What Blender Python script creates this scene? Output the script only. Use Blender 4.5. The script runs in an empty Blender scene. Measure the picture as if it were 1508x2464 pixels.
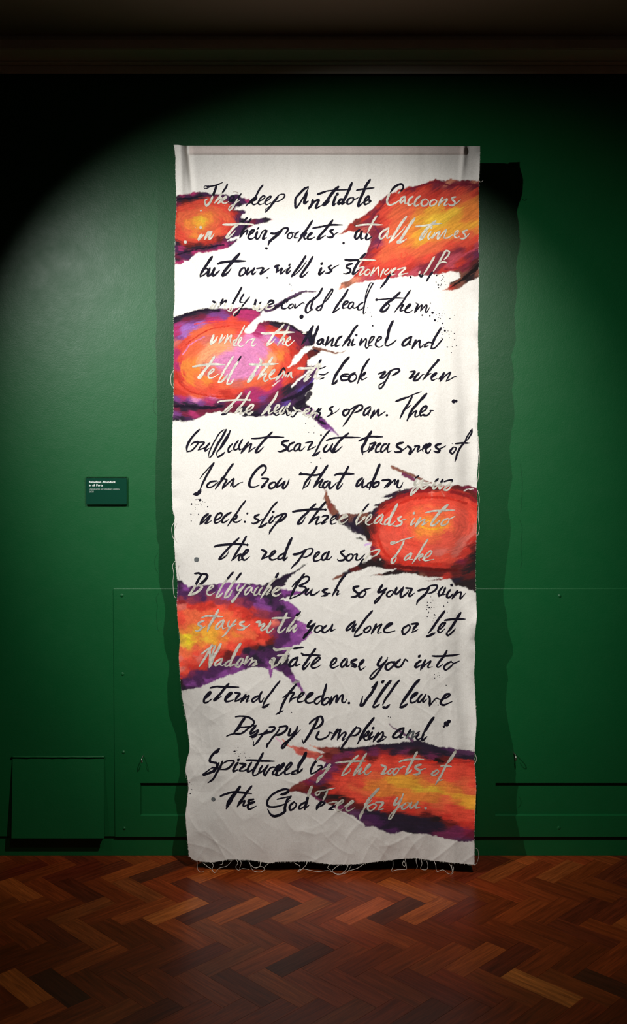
import bpy, bmesh, math, random
import numpy as np
from mathutils import Vector, Matrix
random.seed(4)
S = bpy.context.scene
COL = S.collection

# ------------------------------------------------------------ camera
FPX, CX, CY = 2250.0, 754.0, 1232.0      # focal length and centre in pixels of a 1508 x 2464 frame
TILT = math.radians(1.96)
CAMZ = 1.5
cam = bpy.data.cameras.new('camera'); cam.sensor_fit = 'VERTICAL'; cam.sensor_height = 36.0
cam.lens = 36.0 * FPX / 2464.0
camo = bpy.data.objects.new('camera', cam); COL.objects.link(camo)
camo.location = (0, 0, CAMZ); camo.rotation_euler = (math.radians(90) - TILT, 0, 0)
S.camera = camo

# ------------------------------------------------------------ world, lights, exposure
S.view_settings.view_transform = 'Standard'; S.view_settings.look = 'None'
S.view_settings.exposure = 0.13; S.view_settings.gamma = 1.0; S.view_settings.use_curve_mapping = False
w = bpy.data.worlds.new('world'); S.world = w; w.use_nodes = True
w.node_tree.nodes['Background'].inputs[0].default_value = (1.0, 0.72, 0.5, 1)
w.node_tree.nodes['Background'].inputs[1].default_value = 0.0065
WALLY = 3.68
LPOS = {'left': Vector((-1.60, WALLY - 1.98, 2.83)), 'right': Vector((0.50, WALLY - 1.98, 2.83))}
def spot(name, pos, aim, power, size, blend, col, rad=0.012):
    l = bpy.data.lights.new(name, 'SPOT'); l.energy = power; l.color = col
    l.spot_size = math.radians(size); l.spot_blend = blend; l.shadow_soft_size = rad
    o = bpy.data.objects.new(name, l); COL.objects.link(o); o.location = pos
    o.rotation_euler = (Vector(aim) - pos).to_track_quat('-Z', 'Y').to_euler()
    return o
spot('spot_light', LPOS['left'], (0.05, 3.55, 1.60), 240, 65, 0.85, (1.0, 0.985, 0.965))
spot('spot_light', LPOS['right'], (0.04, 3.55, 1.52), 190, 69, 0.85, (1.0, 0.97, 0.93))

spot('floor_fill_light', Vector((0.0, 1.00, 3.0)), (0.0, 2.75, 0.0), 27, 72, 1.0, (1.0, 0.88, 0.74), .10)  # added fill lamp that lifts the floor and lower cloth, no known fixture

# ------------------------------------------------------------ helpers
st_, ct_ = math.sin(TILT), math.cos(TILT)
def ray(px, py):
    a = (px - CX) / FPX; b = (CY - py) / FPX
    return a, ct_ + b * st_, -st_ + b * ct_
def at_y(px, py, Y):                      # world point seen at a photo pixel on the plane y = Y
    dx, dy, dz = ray(px, py); t = Y / dy
    return dx * t, Y + 0 * dx, CAMZ + dz * t
def on_floor(px, py):
    dx, dy, dz = ray(px, py); t = -CAMZ / dz
    return dx * t, dy * t
def project(x, y, z):
    z = z - CAMZ
    f = y * ct_ - z * st_; u = y * st_ + z * ct_
    return CX + FPX * x / f, CY - FPX * u / f
def hsh(ix, iy, seed):
    v = (ix.astype(np.int64) * 374761393 + iy.astype(np.int64) * 668265263 + seed * 1442695041) & 0xFFFFFFFF
    v = ((v ^ (v >> 13)) * 1274126177) & 0xFFFFFFFF
    return ((v ^ (v >> 16)) & 0xFFFF) / 65535.0
def vn(x, y, seed=0):
    x = np.asarray(x, float); y = np.asarray(y, float); x, y = np.broadcast_arrays(x, y)
    ix = np.floor(x); iy = np.floor(y); fx = x - ix; fy = y - iy
    fx = fx * fx * (3 - 2 * fx); fy = fy * fy * (3 - 2 * fy)
    a = hsh(ix, iy, seed); b = hsh(ix + 1, iy, seed); c = hsh(ix, iy + 1, seed); d = hsh(ix + 1, iy + 1, seed)
    return (a * (1 - fx) + b * fx) * (1 - fy) + (c * (1 - fx) + d * fx) * fy
def fbm(x, y, seed=0, o=3):
    s = 0; a = .5; t = 0
    for i in range(o):
        s = s + a * vn(x, y, seed + i * 7); t += a; a *= .5; x = x * 2.03; y = y * 2.03
    return s / t
def sstep(a, b, x):
    t = np.clip((x - a) / (b - a), 0, 1); return t * t * (3 - 2 * t)
def lin(h):
    v = np.array([int(h[i:i + 2], 16) / 255 for i in (0, 2, 4)])
    return np.where(v < .04045, v / 12.92, ((v + .055) / 1.055) ** 2.4)
def mat(name, base=(.5, .5, .5), rough=.6, spec=.5, metal=0.0, coat=0.0):
    m = bpy.data.materials.new(name); m.use_nodes = True
    nt = m.node_tree; b = nt.nodes['Principled BSDF']
    b.inputs['Base Color'].default_value = (*base, 1); b.inputs['Roughness'].default_value = rough
    b.inputs['Specular IOR Level'].default_value = spec; b.inputs['Metallic'].default_value = metal
    b.inputs['Coat Weight'].default_value = coat
    return m, nt, b
def nd(nt, t, **k):
    n = nt.nodes.new(t)
    for a, v in k.items(): setattr(n, a, v)
    return n
def noise(nt, scale, detail=3, rough=.5, vec=None):
    n = nd(nt, 'ShaderNodeTexNoise'); n.inputs['Scale'].default_value = scale
    n.inputs['Detail'].default_value = detail; n.inputs['Roughness'].default_value = rough
    if vec is not None: nt.links.new(vec, n.inputs['Vector'])
    return n
def bump(nt, b, src, strength, dist, prev=None):
    n = nd(nt, 'ShaderNodeBump'); n.inputs['Strength'].default_value = strength; n.inputs['Distance'].default_value = dist
    nt.links.new(src, n.inputs['Height'])
    if prev is not None: nt.links.new(prev, n.inputs['Normal'])
    nt.links.new(n.outputs[0], b.inputs['Normal']); return n.outputs[0]
def link(name, me, m=None, parent=None):
    o = bpy.data.objects.new(name, me); COL.objects.link(o)
    if m is not None and hasattr(me, 'materials') and not me.materials: me.materials.append(m)
    if parent is not None: o.parent = parent; o.matrix_parent_inverse = Matrix.Translation(-Vector(parent.location))
    return o
def bmo(name, bm, m, parent=None, smooth=False):
    me = bpy.data.meshes.new(name); bmesh.ops.recalc_face_normals(bm, faces=bm.faces[:]); bm.to_mesh(me); bm.free()
    if smooth: me.shade_smooth()
    return link(name, me, m, parent)
def box(bm, x0, x1, y0, y1, z0, z1, bev=0.0):
    r = bmesh.ops.create_cube(bm, size=1.0)
    vs = r['verts']
    for v in vs:
        v.co.x = x0 if v.co.x < 0 else x1; v.co.y = y0 if v.co.y < 0 else y1; v.co.z = z0 if v.co.z < 0 else z1
    if bev > 0:
        es = list({e for v in vs for e in v.link_edges})
        bmesh.ops.bevel(bm, geom=es, offset=bev, segments=2, affect='EDGES', profile=.5)
def empty(name, loc):
    o = bpy.data.objects.new(name, None); COL.objects.link(o); o.location = loc; o.empty_display_size = .05
    return o
def tag(o, label, cat, group=None):
    o['label'] = label; o['category'] = cat
    if group: o['group'] = group
def tube(bm, pts, r0, r1=None, n=6):
    r1 = r0 if r1 is None else r1
    pts = [Vector(p) for p in pts]; rings = []
    for i, p in enumerate(pts):
        t = (pts[min(i + 1, len(pts) - 1)] - pts[max(i - 1, 0)]).normalized()
        a = t.orthogonal().normalized() if i == 0 else (rings_a - t * rings_a.dot(t)).normalized()
        rings_a = a; b = t.cross(a); r = r0 + (r1 - r0) * i / max(1, len(pts) - 1)
        rings.append([bm.verts.new(p + (a * math.cos(k * 2 * math.pi / n) + b * math.sin(k * 2 * math.pi / n)) * r) for k in range(n)])
    for A, B_ in zip(rings, rings[1:]):
        for k in range(n): bm.faces.new((A[k], A[(k + 1) % n], B_[(k + 1) % n], B_[k]))
    bm.faces.new(rings[0][::-1]); bm.faces.new(rings[-1])
def catmull(p, n=6):
    p = np.asarray(p, float)
    if len(p) < 2: return p
    P = np.vstack([2 * p[0] - p[1], p, 2 * p[-1] - p[-2]]); out = []
    T = np.linspace(0, 1, n, endpoint=False)[:, None]
    for i in range(1, len(P) - 2):
        a, b, c, d = P[i - 1:i + 3]
        out.append(.5 * (2 * b + (c - a) * T + (2 * a - 5 * b + 4 * c - d) * T * T + (3 * b - a - 3 * c + d) * T ** 3))
    out.append(p[-1:]); return np.vstack(out)

# ------------------------------------------------------------ materials
m_green, nt, b = mat('green_wall_paint', (.006, .095, .030), .44, .36)
tc = nd(nt, 'ShaderNodeTexCoord')
n1 = noise(nt, 190, 3, .6, tc.outputs['Object']); n2 = noise(nt, 14, 4, .6, tc.outputs['Object'])
bp = bump(nt, b, n1.outputs[0], .24, .0016); bump(nt, b, n2.outputs[0], .22, .004, bp)
cr = nd(nt, 'ShaderNodeValToRGB'); cr.color_ramp.elements[0].color = (.0022, .074, .018, 1); cr.color_ramp.elements[1].color = (.0036, .094, .024, 1)
nt.links.new(noise(nt, 2.2, 5, .6, tc.outputs['Object']).outputs[0], cr.inputs[0]); nt.links.new(cr.outputs[0], b.inputs['Base Color'])
mr = nd(nt, 'ShaderNodeMapRange'); mr.inputs[3].default_value = .38; mr.inputs[4].default_value = .52
nt.links.new(n2.outputs[0], mr.inputs[0]); nt.links.new(mr.outputs[0], b.inputs['Roughness'])

m_cornice, nt, b = mat('cream_plaster', (.74, .69, .60), .7, .3)
tc = nd(nt, 'ShaderNodeTexCoord'); bump(nt, b, noise(nt, 60, 3, .6, tc.outputs['Object']).outputs[0], .15, .001)
m_ceil, nt, b = mat('ceiling_plaster', (.22, .17, .115), .85, .2)
tc = nd(nt, 'ShaderNodeTexCoord'); bump(nt, b, noise(nt, 30, 4, .6, tc.outputs['Object']).outputs[0], .2, .002)

# cloth: unbleached cotton, dyed by the colour attribute, woven relief
m_cloth, nt, b = mat('printed_cotton', (.7, .68, .62), .92, .12)
at = nd(nt, 'ShaderNodeVertexColor', layer_name='dye')
tc = nd(nt, 'ShaderNodeTexCoord')
fl = noise(nt, 260, 2, .6, tc.outputs['Object'])
mx = nd(nt, 'ShaderNodeMix', data_type='RGBA', blend_type='MULTIPLY'); mx.inputs[0].default_value = .35
rp = nd(nt, 'ShaderNodeValToRGB'); rp.color_ramp.elements[0].position = .35; rp.color_ramp.elements[0].color = (.72, .70, .66, 1); rp.color_ramp.elements[1].position = .6
nt.links.new(fl.outputs[0], rp.inputs[0]); nt.links.new(at.outputs[0], mx.inputs[6]); nt.links.new(rp.outputs[0], mx.inputs[7])
nt.links.new(mx.outputs[2], b.inputs['Base Color'])
wv1 = nd(nt, 'ShaderNodeTexWave', bands_direction='X'); wv1.inputs['Scale'].default_value = 150; wv1.inputs['Distortion'].default_value = 1.2; wv1.inputs['Detail Scale'].default_value = 2
wv2 = nd(nt, 'ShaderNodeTexWave', bands_direction='Z'); wv2.inputs['Scale'].default_value = 150; wv2.inputs['Distortion'].default_value = 1.2; wv2.inputs['Detail Scale'].default_value = 2
ad = nd(nt, 'ShaderNodeMath', operation='ADD')
for v_ in (wv1, wv2): nt.links.new(tc.outputs['Object'], v_.inputs['Vector'])
nt.links.new(wv1.outputs[1], ad.inputs[0]); nt.links.new(wv2.outputs[1], ad.inputs[1])
bp = bump(nt, b, ad.outputs[0], .06, .0006); bump(nt, b, noise(nt, 45, 4, .6, tc.outputs['Object']).outputs[0], .25, .003, bp)
b.inputs['Sheen Weight'].default_value = .15

def ink(name, c0, c1, rough, scale=90):
    m, nt, b = mat(name, c0, rough, .10)
    tc = nd(nt, 'ShaderNodeTexCoord'); r = nd(nt, 'ShaderNodeValToRGB')
    r.color_ramp.elements[0].position = .35; r.color_ramp.elements[0].color = (*c0, 1); r.color_ramp.elements[1].position = .68; r.color_ramp.elements[1].color = (*c1, 1)
    nt.links.new(noise(nt, scale, 3, .6, tc.outputs['Object']).outputs[0], r.inputs[0]); nt.links.new(r.outputs[0], b.inputs['Base Color'])
    bump(nt, b, noise(nt, 300, 2, .6, tc.outputs['Object']).outputs[0], .2, .0006)
    return m
m_ink = ink('black_ink', (.0045, .0042, .008), (.012, .010, .022), .85)
m_silver = ink('pale_grey_ink', (.36, .35, .30), (.62, .60, .52), .7, 70)
m_grey = ink('diluted_ink', (.06, .07, .075), (.15, .16, .16), .75)
M_IDX = {'k': 0, 's': 1, 'g': 2, 'd': 0, 'u': 1}
m_thread, _, _ = mat('cotton_thread', (.62, .59, .52), .9, .1)
m_wood, _, _ = mat('pale_dowel', (.45, .30, .17), .6)
m_metal, _, _ = mat('galvanised_metal', (.45, .42, .38), .35, .5, 1.0)
m_dark, _, _ = mat('dark_gap', (.01, .012, .01), .9, .1)

# ------------------------------------------------------------ room: wall, cornice, ceiling, floor
def structure(name, bm, m, parent=None, smooth=False):
    o = bmo(name, bm, m, parent, smooth)
    if parent is None: o['kind'] = 'structure'
    return o
X0, X1 = -3.2, 3.2
BASEY = WALLY + .010                                   # the skirting lies back from the boarding above it
zb = lambda py, Y=WALLY: at_y(754, py, Y)[2]
xw = lambda px, py, Y=WALLY: at_y(px, py, Y)[0]
ZSK = zb(2012)                                         # lower edge of the boarding
PX0, PZ1 = xw(276, 1700), zb(1417)
bm = bmesh.new()
box(bm, X0, X1, WALLY, WALLY + .20, PZ1, 3.30); box(bm, X0, PX0, WALLY, WALLY + .20, ZSK, PZ1); box(bm, PX0, X1, WALLY + .03, WALLY + .20, ZSK, PZ1)
structure('wall_back', bm, m_green)
bm = bmesh.new(); box(bm, X0, X1, BASEY, WALLY + .20, 0.0, ZSK)
structure('baseboard_back', bm, m_green)

# proud access boarding with two sunk panels
PY = WALLY - .005; RD = .012
xs = [xw(276, 1700), xw(338, 1920), xw(1147, 1920), xw(1191, 1920), 2.6, 2.9]
zs = [ZSK, zb(1962), zb(1883), zb(1417)]
bm = bmesh.new()
hole = {(1, 1), (3, 1)}
for i in range(5):
    for j in range(3):
        if (i, j) in hole: continue
        bm.faces.new([bm.verts.new((xs[i + a], PY, zs[j + c])) for a, c in ((0, 0), (1, 0), (1, 1), (0, 1))])
for (i, j) in hole:
    a, c, e, g = xs[i], xs[i + 1], zs[j], zs[j + 1]; yb = PY + RD; s = .004
    inn = [(a + s * .3, yb, e + s), (c - s * .3, yb, e + s), (c - s * .3, yb, g - .001), (a + s * .3, yb, g - .001)]
    out = [(a, PY, e), (c, PY, e), (c, PY, g), (a, PY, g)]
    iv = [bm.verts.new(p) for p in inn]; ov = [bm.verts.new(p) for p in out]
    bm.faces.new(iv)
    for k in range(4): bm.faces.new((ov[k], ov[(k + 1) % 4], iv[(k + 1) % 4], iv[k]))
bmesh.ops.remove_doubles(bm, verts=bm.verts[:], dist=1e-5)
# rounded upper and left rims back to the wall
for A, B_ in (((xs[0], zs[3]), (xs[5], zs[3])), ((xs[0], zs[0]), (xs[0], zs[3]))):
    up = A[1] == B_[1]
    n = 3
    prof = [(0.0, PY), (.0015, PY + .0008), (.0030, PY + .0025), (.0032, WALLY + .002)]
    for (d0, y0), (d1, y1) in zip(prof, prof[1:]):
        if up: q = [(A[0], y0, A[1] + d0), (B_[0], y0, B_[1] + d0), (B_[0], y1, B_[1] + d1), (A[0], y1, A[1] + d1)]
        else: q = [(A[0] - d0, y0, A[1]), (B_[0] - d0, y0, B_[1]), (B_[0] - d1, y1, B_[1]), (A[0] - d1, y1, A[1])]
        bm.faces.new([bm.verts.new(p) for p in q])
q = [(xs[0], PY, zs[0]), (xs[5], PY, zs[0]), (xs[5], WALLY + .02, zs[0]), (xs[0], WALLY + .02, zs[0])]
bm.faces.new([bm.verts.new(p) for p in q])
board = structure('trim_2', bm, m_green)
def screw(px, py):
    x, y, z = at_y(px, py, PY)
    bm = bmesh.new()
    prof = [(.0, -.0028), (.0022, -.0026), (.0040, -.0018), (.0052, 0.0005), (.0085, .0008)]
    rings = []
    for r, d in prof[1:]: rings.append([bm.verts.new((x + r * math.cos(k * math.pi / 6), y + d - .0009, z + r * math.sin(k * math.pi / 6))) for k in range(12)])
    c = bm.verts.new((x, y - .0020, z))
    for k in range(12): bm.faces.new((c, rings[0][(k + 1) % 12], rings[0][k]))
    for A, B_ in zip(rings, rings[1:]):
        for k in range(12): bm.faces.new((A[k], A[(k + 1) % 12], B_[(k + 1) % 12], B_[k]))
    bmo('screw_head', bm, m_green, board, True)
for p in ((293, 1433), (295, 1622), (297, 1810), (299, 1993), (1346, 1434), (1344, 1992)): screw(*p)

# hooks
def hook(px, py, lab):
    x, y, z = at_y(px, py, PY)
    r = empty('screw_hook', (x, y, z)); tag(r, lab, 'hook', None)
    bm = bmesh.new(); tube(bm, [(x, y + .002, z), (x, y - .030, z)], .0022, .0022, 8); bmo('shank', bm, m_metal, r, True)
    bm = bmesh.new()
    tube(bm, [(x, y - .030 - .010 * math.sin(a), z - .010 + .010 * math.cos(a)) for a in np.linspace(0, 4.3, 12)], .0022, .0018, 8)
    bmo('hook_bend', bm, m_metal, r, True)
hook(345, 1818, 'small metal hook left of the hanging cloth')
hook(1236, 1812, 'small metal hook right of the hanging cloth')

# tilted hatch lower left
zt, zl = zb(1824), at_y(754, 2018, WALLY - .042)[2]
hx0, hx1 = xw(31, 1830), xw(251, 1830)
hb0, hb1 = at_y(27, 2018, WALLY - .042)[0], at_y(250, 2018, WALLY - .042)[0]
hatch = empty('wall_hatch', ((hx0 + hx1) / 2, WALLY, zl))
tag(hatch, 'green square hatch cover tilting out of the wall at lower left', 'hatch')
bm = bmesh.new()
v = [bm.verts.new(p) for p in ((hx0, WALLY - .006, zt), (hx1, WALLY - .006, zt), (hb1, WALLY - .042, zl), (hb0, WALLY - .042, zl),
                               (hx0, WALLY - .0006, zt), (hx1, WALLY - .0006, zt), (hb1, WALLY - .030, zl), (hb0, WALLY - .030, zl))]
for f in ((0, 1, 2, 3), (7, 6, 5, 4), (0, 4, 5, 1), (1, 5, 6, 2), (2, 6, 7, 3), (3, 7, 4, 0)): bm.faces.new([v[i] for i in f])
bmesh.ops.bevel(bm, geom=bm.edges[:], offset=.0012, segments=2, affect='EDGES')
bmo('cover', bm, m_green, hatch)
bm = bmesh.new()
for xa, xb, xc in ((hb0, hx0, 0.004), (hb1, hx1, -.004)):       # side cheeks
    vs = [bm.verts.new(p) for p in ((xb + xc, WALLY - .004, zt - .01), (xa + xc, WALLY - .036, zl + .004), (xa + xc, WALLY - .0005, zl + .004))]
    bm.faces.new(vs); bmo('side_cheek', bm, m_green, hatch); bm = bmesh.new()
bm.free()
bm = bmesh.new()
L_ = [(x, WALLY - .007 - .0012 * float(vn(x * 60, 1)), zt + .006 + .0016 * float(vn(x * 45, 9))) for x in np.linspace(hx0 - .002, hx1 + .002, 40)]
tube(bm, L_, .0042, .0042, 8); bmo('hinge_bead', bm, m_green, hatch, True)

# cornice and ceiling
prof = [(WALLY + .002, 178), (WALLY - .030, 177.5), (WALLY - .032, 158), (WALLY - .026, 156.5), (WALLY - .040, 155), (WALLY - .052, 152), (WALLY - .056, 149),
        (WALLY - .050, 147)]
pts = [(y, at_y(754, py, y)[2]) for y, py in prof]
c0 = pts[-1]; c1 = (WALLY - .150, at_y(754, 119, WALLY - .150)[2])
for k in range(1, 9):                                   # cove
    a = k / 8 * math.pi / 2
    pts.append((c0[0] + (c1[0] - c0[0]) * (1 - math.cos(a)), c0[1] + (c1[1] - c0[1]) * math.sin(a)))
pts += [(WALLY - .150, at_y(754, 117, WALLY - .150)[2]), (WALLY - .158, at_y(754, 116, WALLY - .158)[2]), (WALLY - .160, at_y(754, 96, WALLY - .160)[2]), (WALLY - .150, at_y(754, 93, WALLY - .150)[2] + .02), (WALLY + .01, 3.29)]
bm = bmesh.new()
A = [bm.verts.new((X0, y, z)) for y, z in pts]; B_ = [bm.verts.new((X1, y, z)) for y, z in pts]
for k in range(len(pts) - 1): bm.faces.new((A[k], B_[k], B_[k + 1], A[k + 1]))
bm.faces.new(A[::-1]); bm.faces.new(B_)
structure('trim_1', bm, m_cornice)
ZC = at_y(754, 93, WALLY - .150)[2] + .010
bm = bmesh.new(); box(bm, X0, X1, -3.0, WALLY - .10, ZC, ZC + .10)
structure('ceiling', bm, m_ceil)

# floor: solid bed plus herringbone blocks
m_bed, _, _ = mat('floor_bed', (.012, .005, .003), .9, .1)
bm = bmesh.new(); box(bm, X0, X1, -3.0, WALLY + .2, -.06, -.0022)
floor = structure('floor', bm, m_bed)
m_block, nt, b = mat('parquet_varnished', (.1, .03, .01), .30, .18, 0, .05)
b.inputs['Coat Roughness'].default_value = .24
tc = nd(nt, 'ShaderNodeTexCoord'); oi = nd(nt, 'ShaderNodeObjectInfo')
sv = nd(nt, 'ShaderNodeVectorMath', operation='SCALE'); sv.inputs['Scale'].default_value = 37.0
cmb = nd(nt, 'ShaderNodeCombineXYZ')
for k in range(3): nt.links.new(oi.outputs['Random'], cmb.inputs[k])
nt.links.new(cmb.outputs[0], sv.inputs[0])
av = nd(nt, 'ShaderNodeVectorMath', operation='ADD'); nt.links.new(tc.outputs['Object'], av.inputs[0]); nt.links.new(sv.outputs[0], av.inputs[1])
mp = nd(nt, 'ShaderNodeMapping'); mp.inputs['Scale'].default_value = (5, 55, 8); nt.links.new(av.outputs[0], mp.inputs[0])
gn = noise(nt, 1.3, 6, .62, mp.outputs[0]); gn.inputs['Distortion'].default_value = .8
mp2 = nd(nt, 'ShaderNodeMapping'); mp2.inputs['Scale'].default_value = (9, 300, 8); nt.links.new(av.outputs[0], mp2.inputs[0])
gf = noise(nt, 1.0, 4, .6, mp2.outputs[0])
gr = nd(nt, 'ShaderNodeValToRGB'); gr.color_ramp.elements[0].position = .30; gr.color_ramp.elements[0].color = (.60, .54, .52, 1); gr.color_ramp.elements[1].position = .72; gr.color_ramp.elements[1].color = (1.45, 1.5, 1.4, 1)
nt.links.new(gn.outputs[0], gr.inputs[0])
m1 = nd(nt, 'ShaderNodeMix', data_type='RGBA', blend_type='MULTIPLY'); m1.inputs[0].default_value = 1
nt.links.new(oi.outputs['Color'], m1.inputs[6]); nt.links.new(gr.outputs[0], m1.inputs[7])
gr2 = nd(nt, 'ShaderNodeValToRGB'); gr2.color_ramp.elements[0].position = .35; gr2.color_ramp.elements[0].color = (.72, .70, .70, 1); gr2.color_ramp.elements[1].position = .6; gr2.color_ramp.elements[1].color = (1.08, 1.08, 1.08, 1)
nt.links.new(gf.outputs[0], gr2.inputs[0])
m2 = nd(nt, 'ShaderNodeMix', data_type='RGBA', blend_type='MULTIPLY'); m2.inputs[0].default_value = 1
nt.links.new(m1.outputs[2], m2.inputs[6]); nt.links.new(gr2.outputs[0], m2.inputs[7]); nt.links.new(m2.outputs[2], b.inputs['Base Color'])
bump(nt, b, gf.outputs[0], .08, .0005)
wn = noise(nt, 8, 3, .6, av.outputs[0]); mr = nd(nt, 'ShaderNodeMapRange'); mr.inputs[3].default_value = .26; mr.inputs[4].default_value = .46
nt.links.new(wn.outputs[0], mr.inputs[0]); nt.links.new(mr.outputs[0], b.inputs['Roughness'])

A0 = np.array(on_floor(341.1, 2208.4))
pitch = (on_floor(802.9, 2208.4)[0] - A0[0]) / 6
BW = pitch / math.sqrt(2); BL = 3 * BW
ea = np.array([1, 1]) / math.sqrt(2); eb = np.array([1, -1]) / math.sqrt(2)
bm = bmesh.new(); g_ = .0002
box(bm, -BL / 2 + g_, BL / 2 - g_, -BW / 2 + g_, BW / 2 - g_, -.010, 0.0, .0003)
bmesh.ops.recalc_face_normals(bm, faces=bm.faces[:])
block_me = bpy.data.meshes.new('parquet_block'); bm.to_mesh(block_me); bm.free(); block_me.materials.append(m_block)
rng = random.Random(12)
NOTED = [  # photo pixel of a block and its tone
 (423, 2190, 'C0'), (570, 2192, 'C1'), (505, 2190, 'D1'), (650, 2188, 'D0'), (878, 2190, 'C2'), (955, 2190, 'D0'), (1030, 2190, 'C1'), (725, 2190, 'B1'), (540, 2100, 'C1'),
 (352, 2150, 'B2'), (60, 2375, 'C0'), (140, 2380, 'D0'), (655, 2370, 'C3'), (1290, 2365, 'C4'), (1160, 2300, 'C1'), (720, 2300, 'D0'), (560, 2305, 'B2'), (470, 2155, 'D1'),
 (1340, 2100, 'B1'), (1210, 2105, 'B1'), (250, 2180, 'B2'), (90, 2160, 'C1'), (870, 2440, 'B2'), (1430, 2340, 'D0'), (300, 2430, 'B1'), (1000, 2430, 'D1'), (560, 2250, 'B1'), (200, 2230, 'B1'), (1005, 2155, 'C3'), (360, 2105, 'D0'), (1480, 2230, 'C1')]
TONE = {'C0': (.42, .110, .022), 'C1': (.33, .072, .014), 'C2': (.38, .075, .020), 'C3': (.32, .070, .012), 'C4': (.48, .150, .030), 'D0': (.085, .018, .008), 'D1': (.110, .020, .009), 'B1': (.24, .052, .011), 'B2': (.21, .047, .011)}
blocks = []
for i in range(-60, 60):
    for j in range(-16, 22):
        for kind in (0, 1):
            o2 = A0 + i * (ea * BW + eb * BW) + j * (ea * BL - eb * BL)
            if kind == 0: c = o2 + ea * BL / 2 + eb * BW / 2; ang = math.radians(45)
            else: c = o2 + ea * BW / 2 + eb * (BW + BL / 2); ang = math.radians(-45)
            if -2.9 < c[0] < 2.9 and .6 < c[1] < BASEY + .075: blocks.append((c, ang))
def in_view(c):
    px, py = project(c[0], c[1], 0.0)
    return -70 < px < 1508 + 70 and py < 2464 + 60
vis = [q for q in blocks if in_view(q[0])]; rest = [q for q in blocks if not in_view(q[0])]
def tone(r):
    t = r.random(); base = np.array((.180, .029, .006)) if t < .6 else (np.array((.23, .043, .009)) if t < .82 else np.array((.120, .018, .006)))
    return base * (0.78 + .5 * r.random()) * np.array([1, 1 + .16 * (r.random() - .5), 1])
for n_, (c, ang) in enumerate(vis):
    me = block_me
    if c[1] > BASEY - .20:                              # blocks meeting the wall are cut to it
        bm = bmesh.new(); bm.from_mesh(block_me); bm.transform(Matrix.Translation((c[0], c[1], 0)) @ Matrix.Rotation(ang, 4, 'Z'))
        bmesh.ops.bisect_plane(bm, geom=bm.verts[:] + bm.edges[:] + bm.faces[:], plane_co=(0, BASEY - .001, 0), plane_no=(0, 1, 0), clear_outer=True)
        if not bm.faces: bm.free(); continue
        ed = [e for e in bm.edges if e.is_boundary]
        if ed: bmesh.ops.contextual_create(bm, geom=ed)
        bm.transform((Matrix.Translation((c[0], c[1], 0)) @ Matrix.Rotation(ang, 4, 'Z')).inverted())
        me = bpy.data.meshes.new('parquet_block'); bm.to_mesh(me); bm.free(); me.materials.append(m_block)
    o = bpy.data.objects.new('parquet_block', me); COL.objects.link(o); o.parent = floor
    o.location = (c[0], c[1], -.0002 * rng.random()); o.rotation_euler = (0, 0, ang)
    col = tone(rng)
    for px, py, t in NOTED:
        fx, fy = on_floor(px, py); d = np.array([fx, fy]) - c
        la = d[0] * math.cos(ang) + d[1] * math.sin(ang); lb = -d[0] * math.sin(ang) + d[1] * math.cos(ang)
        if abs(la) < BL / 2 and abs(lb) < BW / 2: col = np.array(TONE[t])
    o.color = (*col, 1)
# blocks outside the frame: one joined part, same make-up
m_rest, nt, b = mat('parquet_varnished_far', (.105, .03, .011), .30, .18, 0, .05)
tc = nd(nt, 'ShaderNodeTexCoord'); nn = noise(nt, 9, 5, .6, tc.outputs['Object']); r_ = nd(nt, 'ShaderNodeValToRGB')
r_.color_ramp.elements[0].position = .3; r_.color_ramp.elements[0].color = (.05, .015, .008, 1); r_.color_ramp.elements[1].position = .7; r_.color_ramp.elements[1].color = (.18, .055, .018, 1)
nt.links.new(nn.outputs[0], r_.inputs[0]); nt.links.new(r_.outputs[0], b.inputs['Base Color'])
V, F = [], []
for c, ang in rest:
    co, si = math.cos(ang), math.sin(ang); k0 = len(V)
    for zz in (-.010, 0):
        for a, e in ((-1, -1), (1, -1), (1, 1), (-1, 1)):
            x, y = a * (BL / 2 - g_), e * (BW / 2 - g_); V.append((c[0] + x * co - y * si, c[1] + x * si + y * co, zz))
    F += [(k0 + 4, k0 + 5, k0 + 6, k0 + 7)] + [(k0 + q, k0 + (q + 1) % 4, k0 + 4 + (q + 1) % 4, k0 + 4 + q) for q in range(4)]
me = bpy.data.meshes.new('parquet_surround'); me.from_pydata(V, [], F); o = link('parquet_surround', me, m_rest, floor); o['kind'] = 'stuff'

# ------------------------------------------------------------ traced data (coordinates of the 1508 x 2464 frame)
EDGE_L = [(418, 345), (418, 352), (420, 363), (422, 380), (422, 430), (424, 471), (424.5, 504), (422, 537), (421, 562), (420.5, 600), (420, 665), (420, 730), (417, 762), (418, 827), (417.5, 925), (417, 990), (415, 1022), (413, 1119), (413, 1168), (415, 1233), (420, 1249), (418, 1298), (421, 1347), (424, 1380), (427, 1416), (425, 1455), (427, 1499), (433, 1544), (430, 1589), (433, 1634), (437, 1678), (442, 1708), (450, 1747), (452, 1770), (456, 1800), (456, 1815), (448.6, 1840), (446, 1866), (451, 1881), (453.6, 1906), (446, 1971), (448.6, 2007), (453.6, 2060), (455, 2090)]
EDGE_R = [(1155, 345), (1154.6, 352), (1153.8, 396), (1152.5, 438), (1152, 479), (1152.6, 512), (1151.3, 579), (1151.5, 600), (1152, 681), (1149.5, 803), (1151.5, 917), (1148, 1026), (1151.5, 1087), (1146.7, 1148), (1148.7, 1209), (1144.6, 1331), (1143.4, 1391), (1144, 1408), (1147, 1479), (1141, 1528), (1143, 1565), (1140, 1616), (1143, 1664), (1146, 1735), (1143, 1778), (1140.5, 1820), (1145.6, 1891), (1141, 1991), (1141, 2090)]
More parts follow.
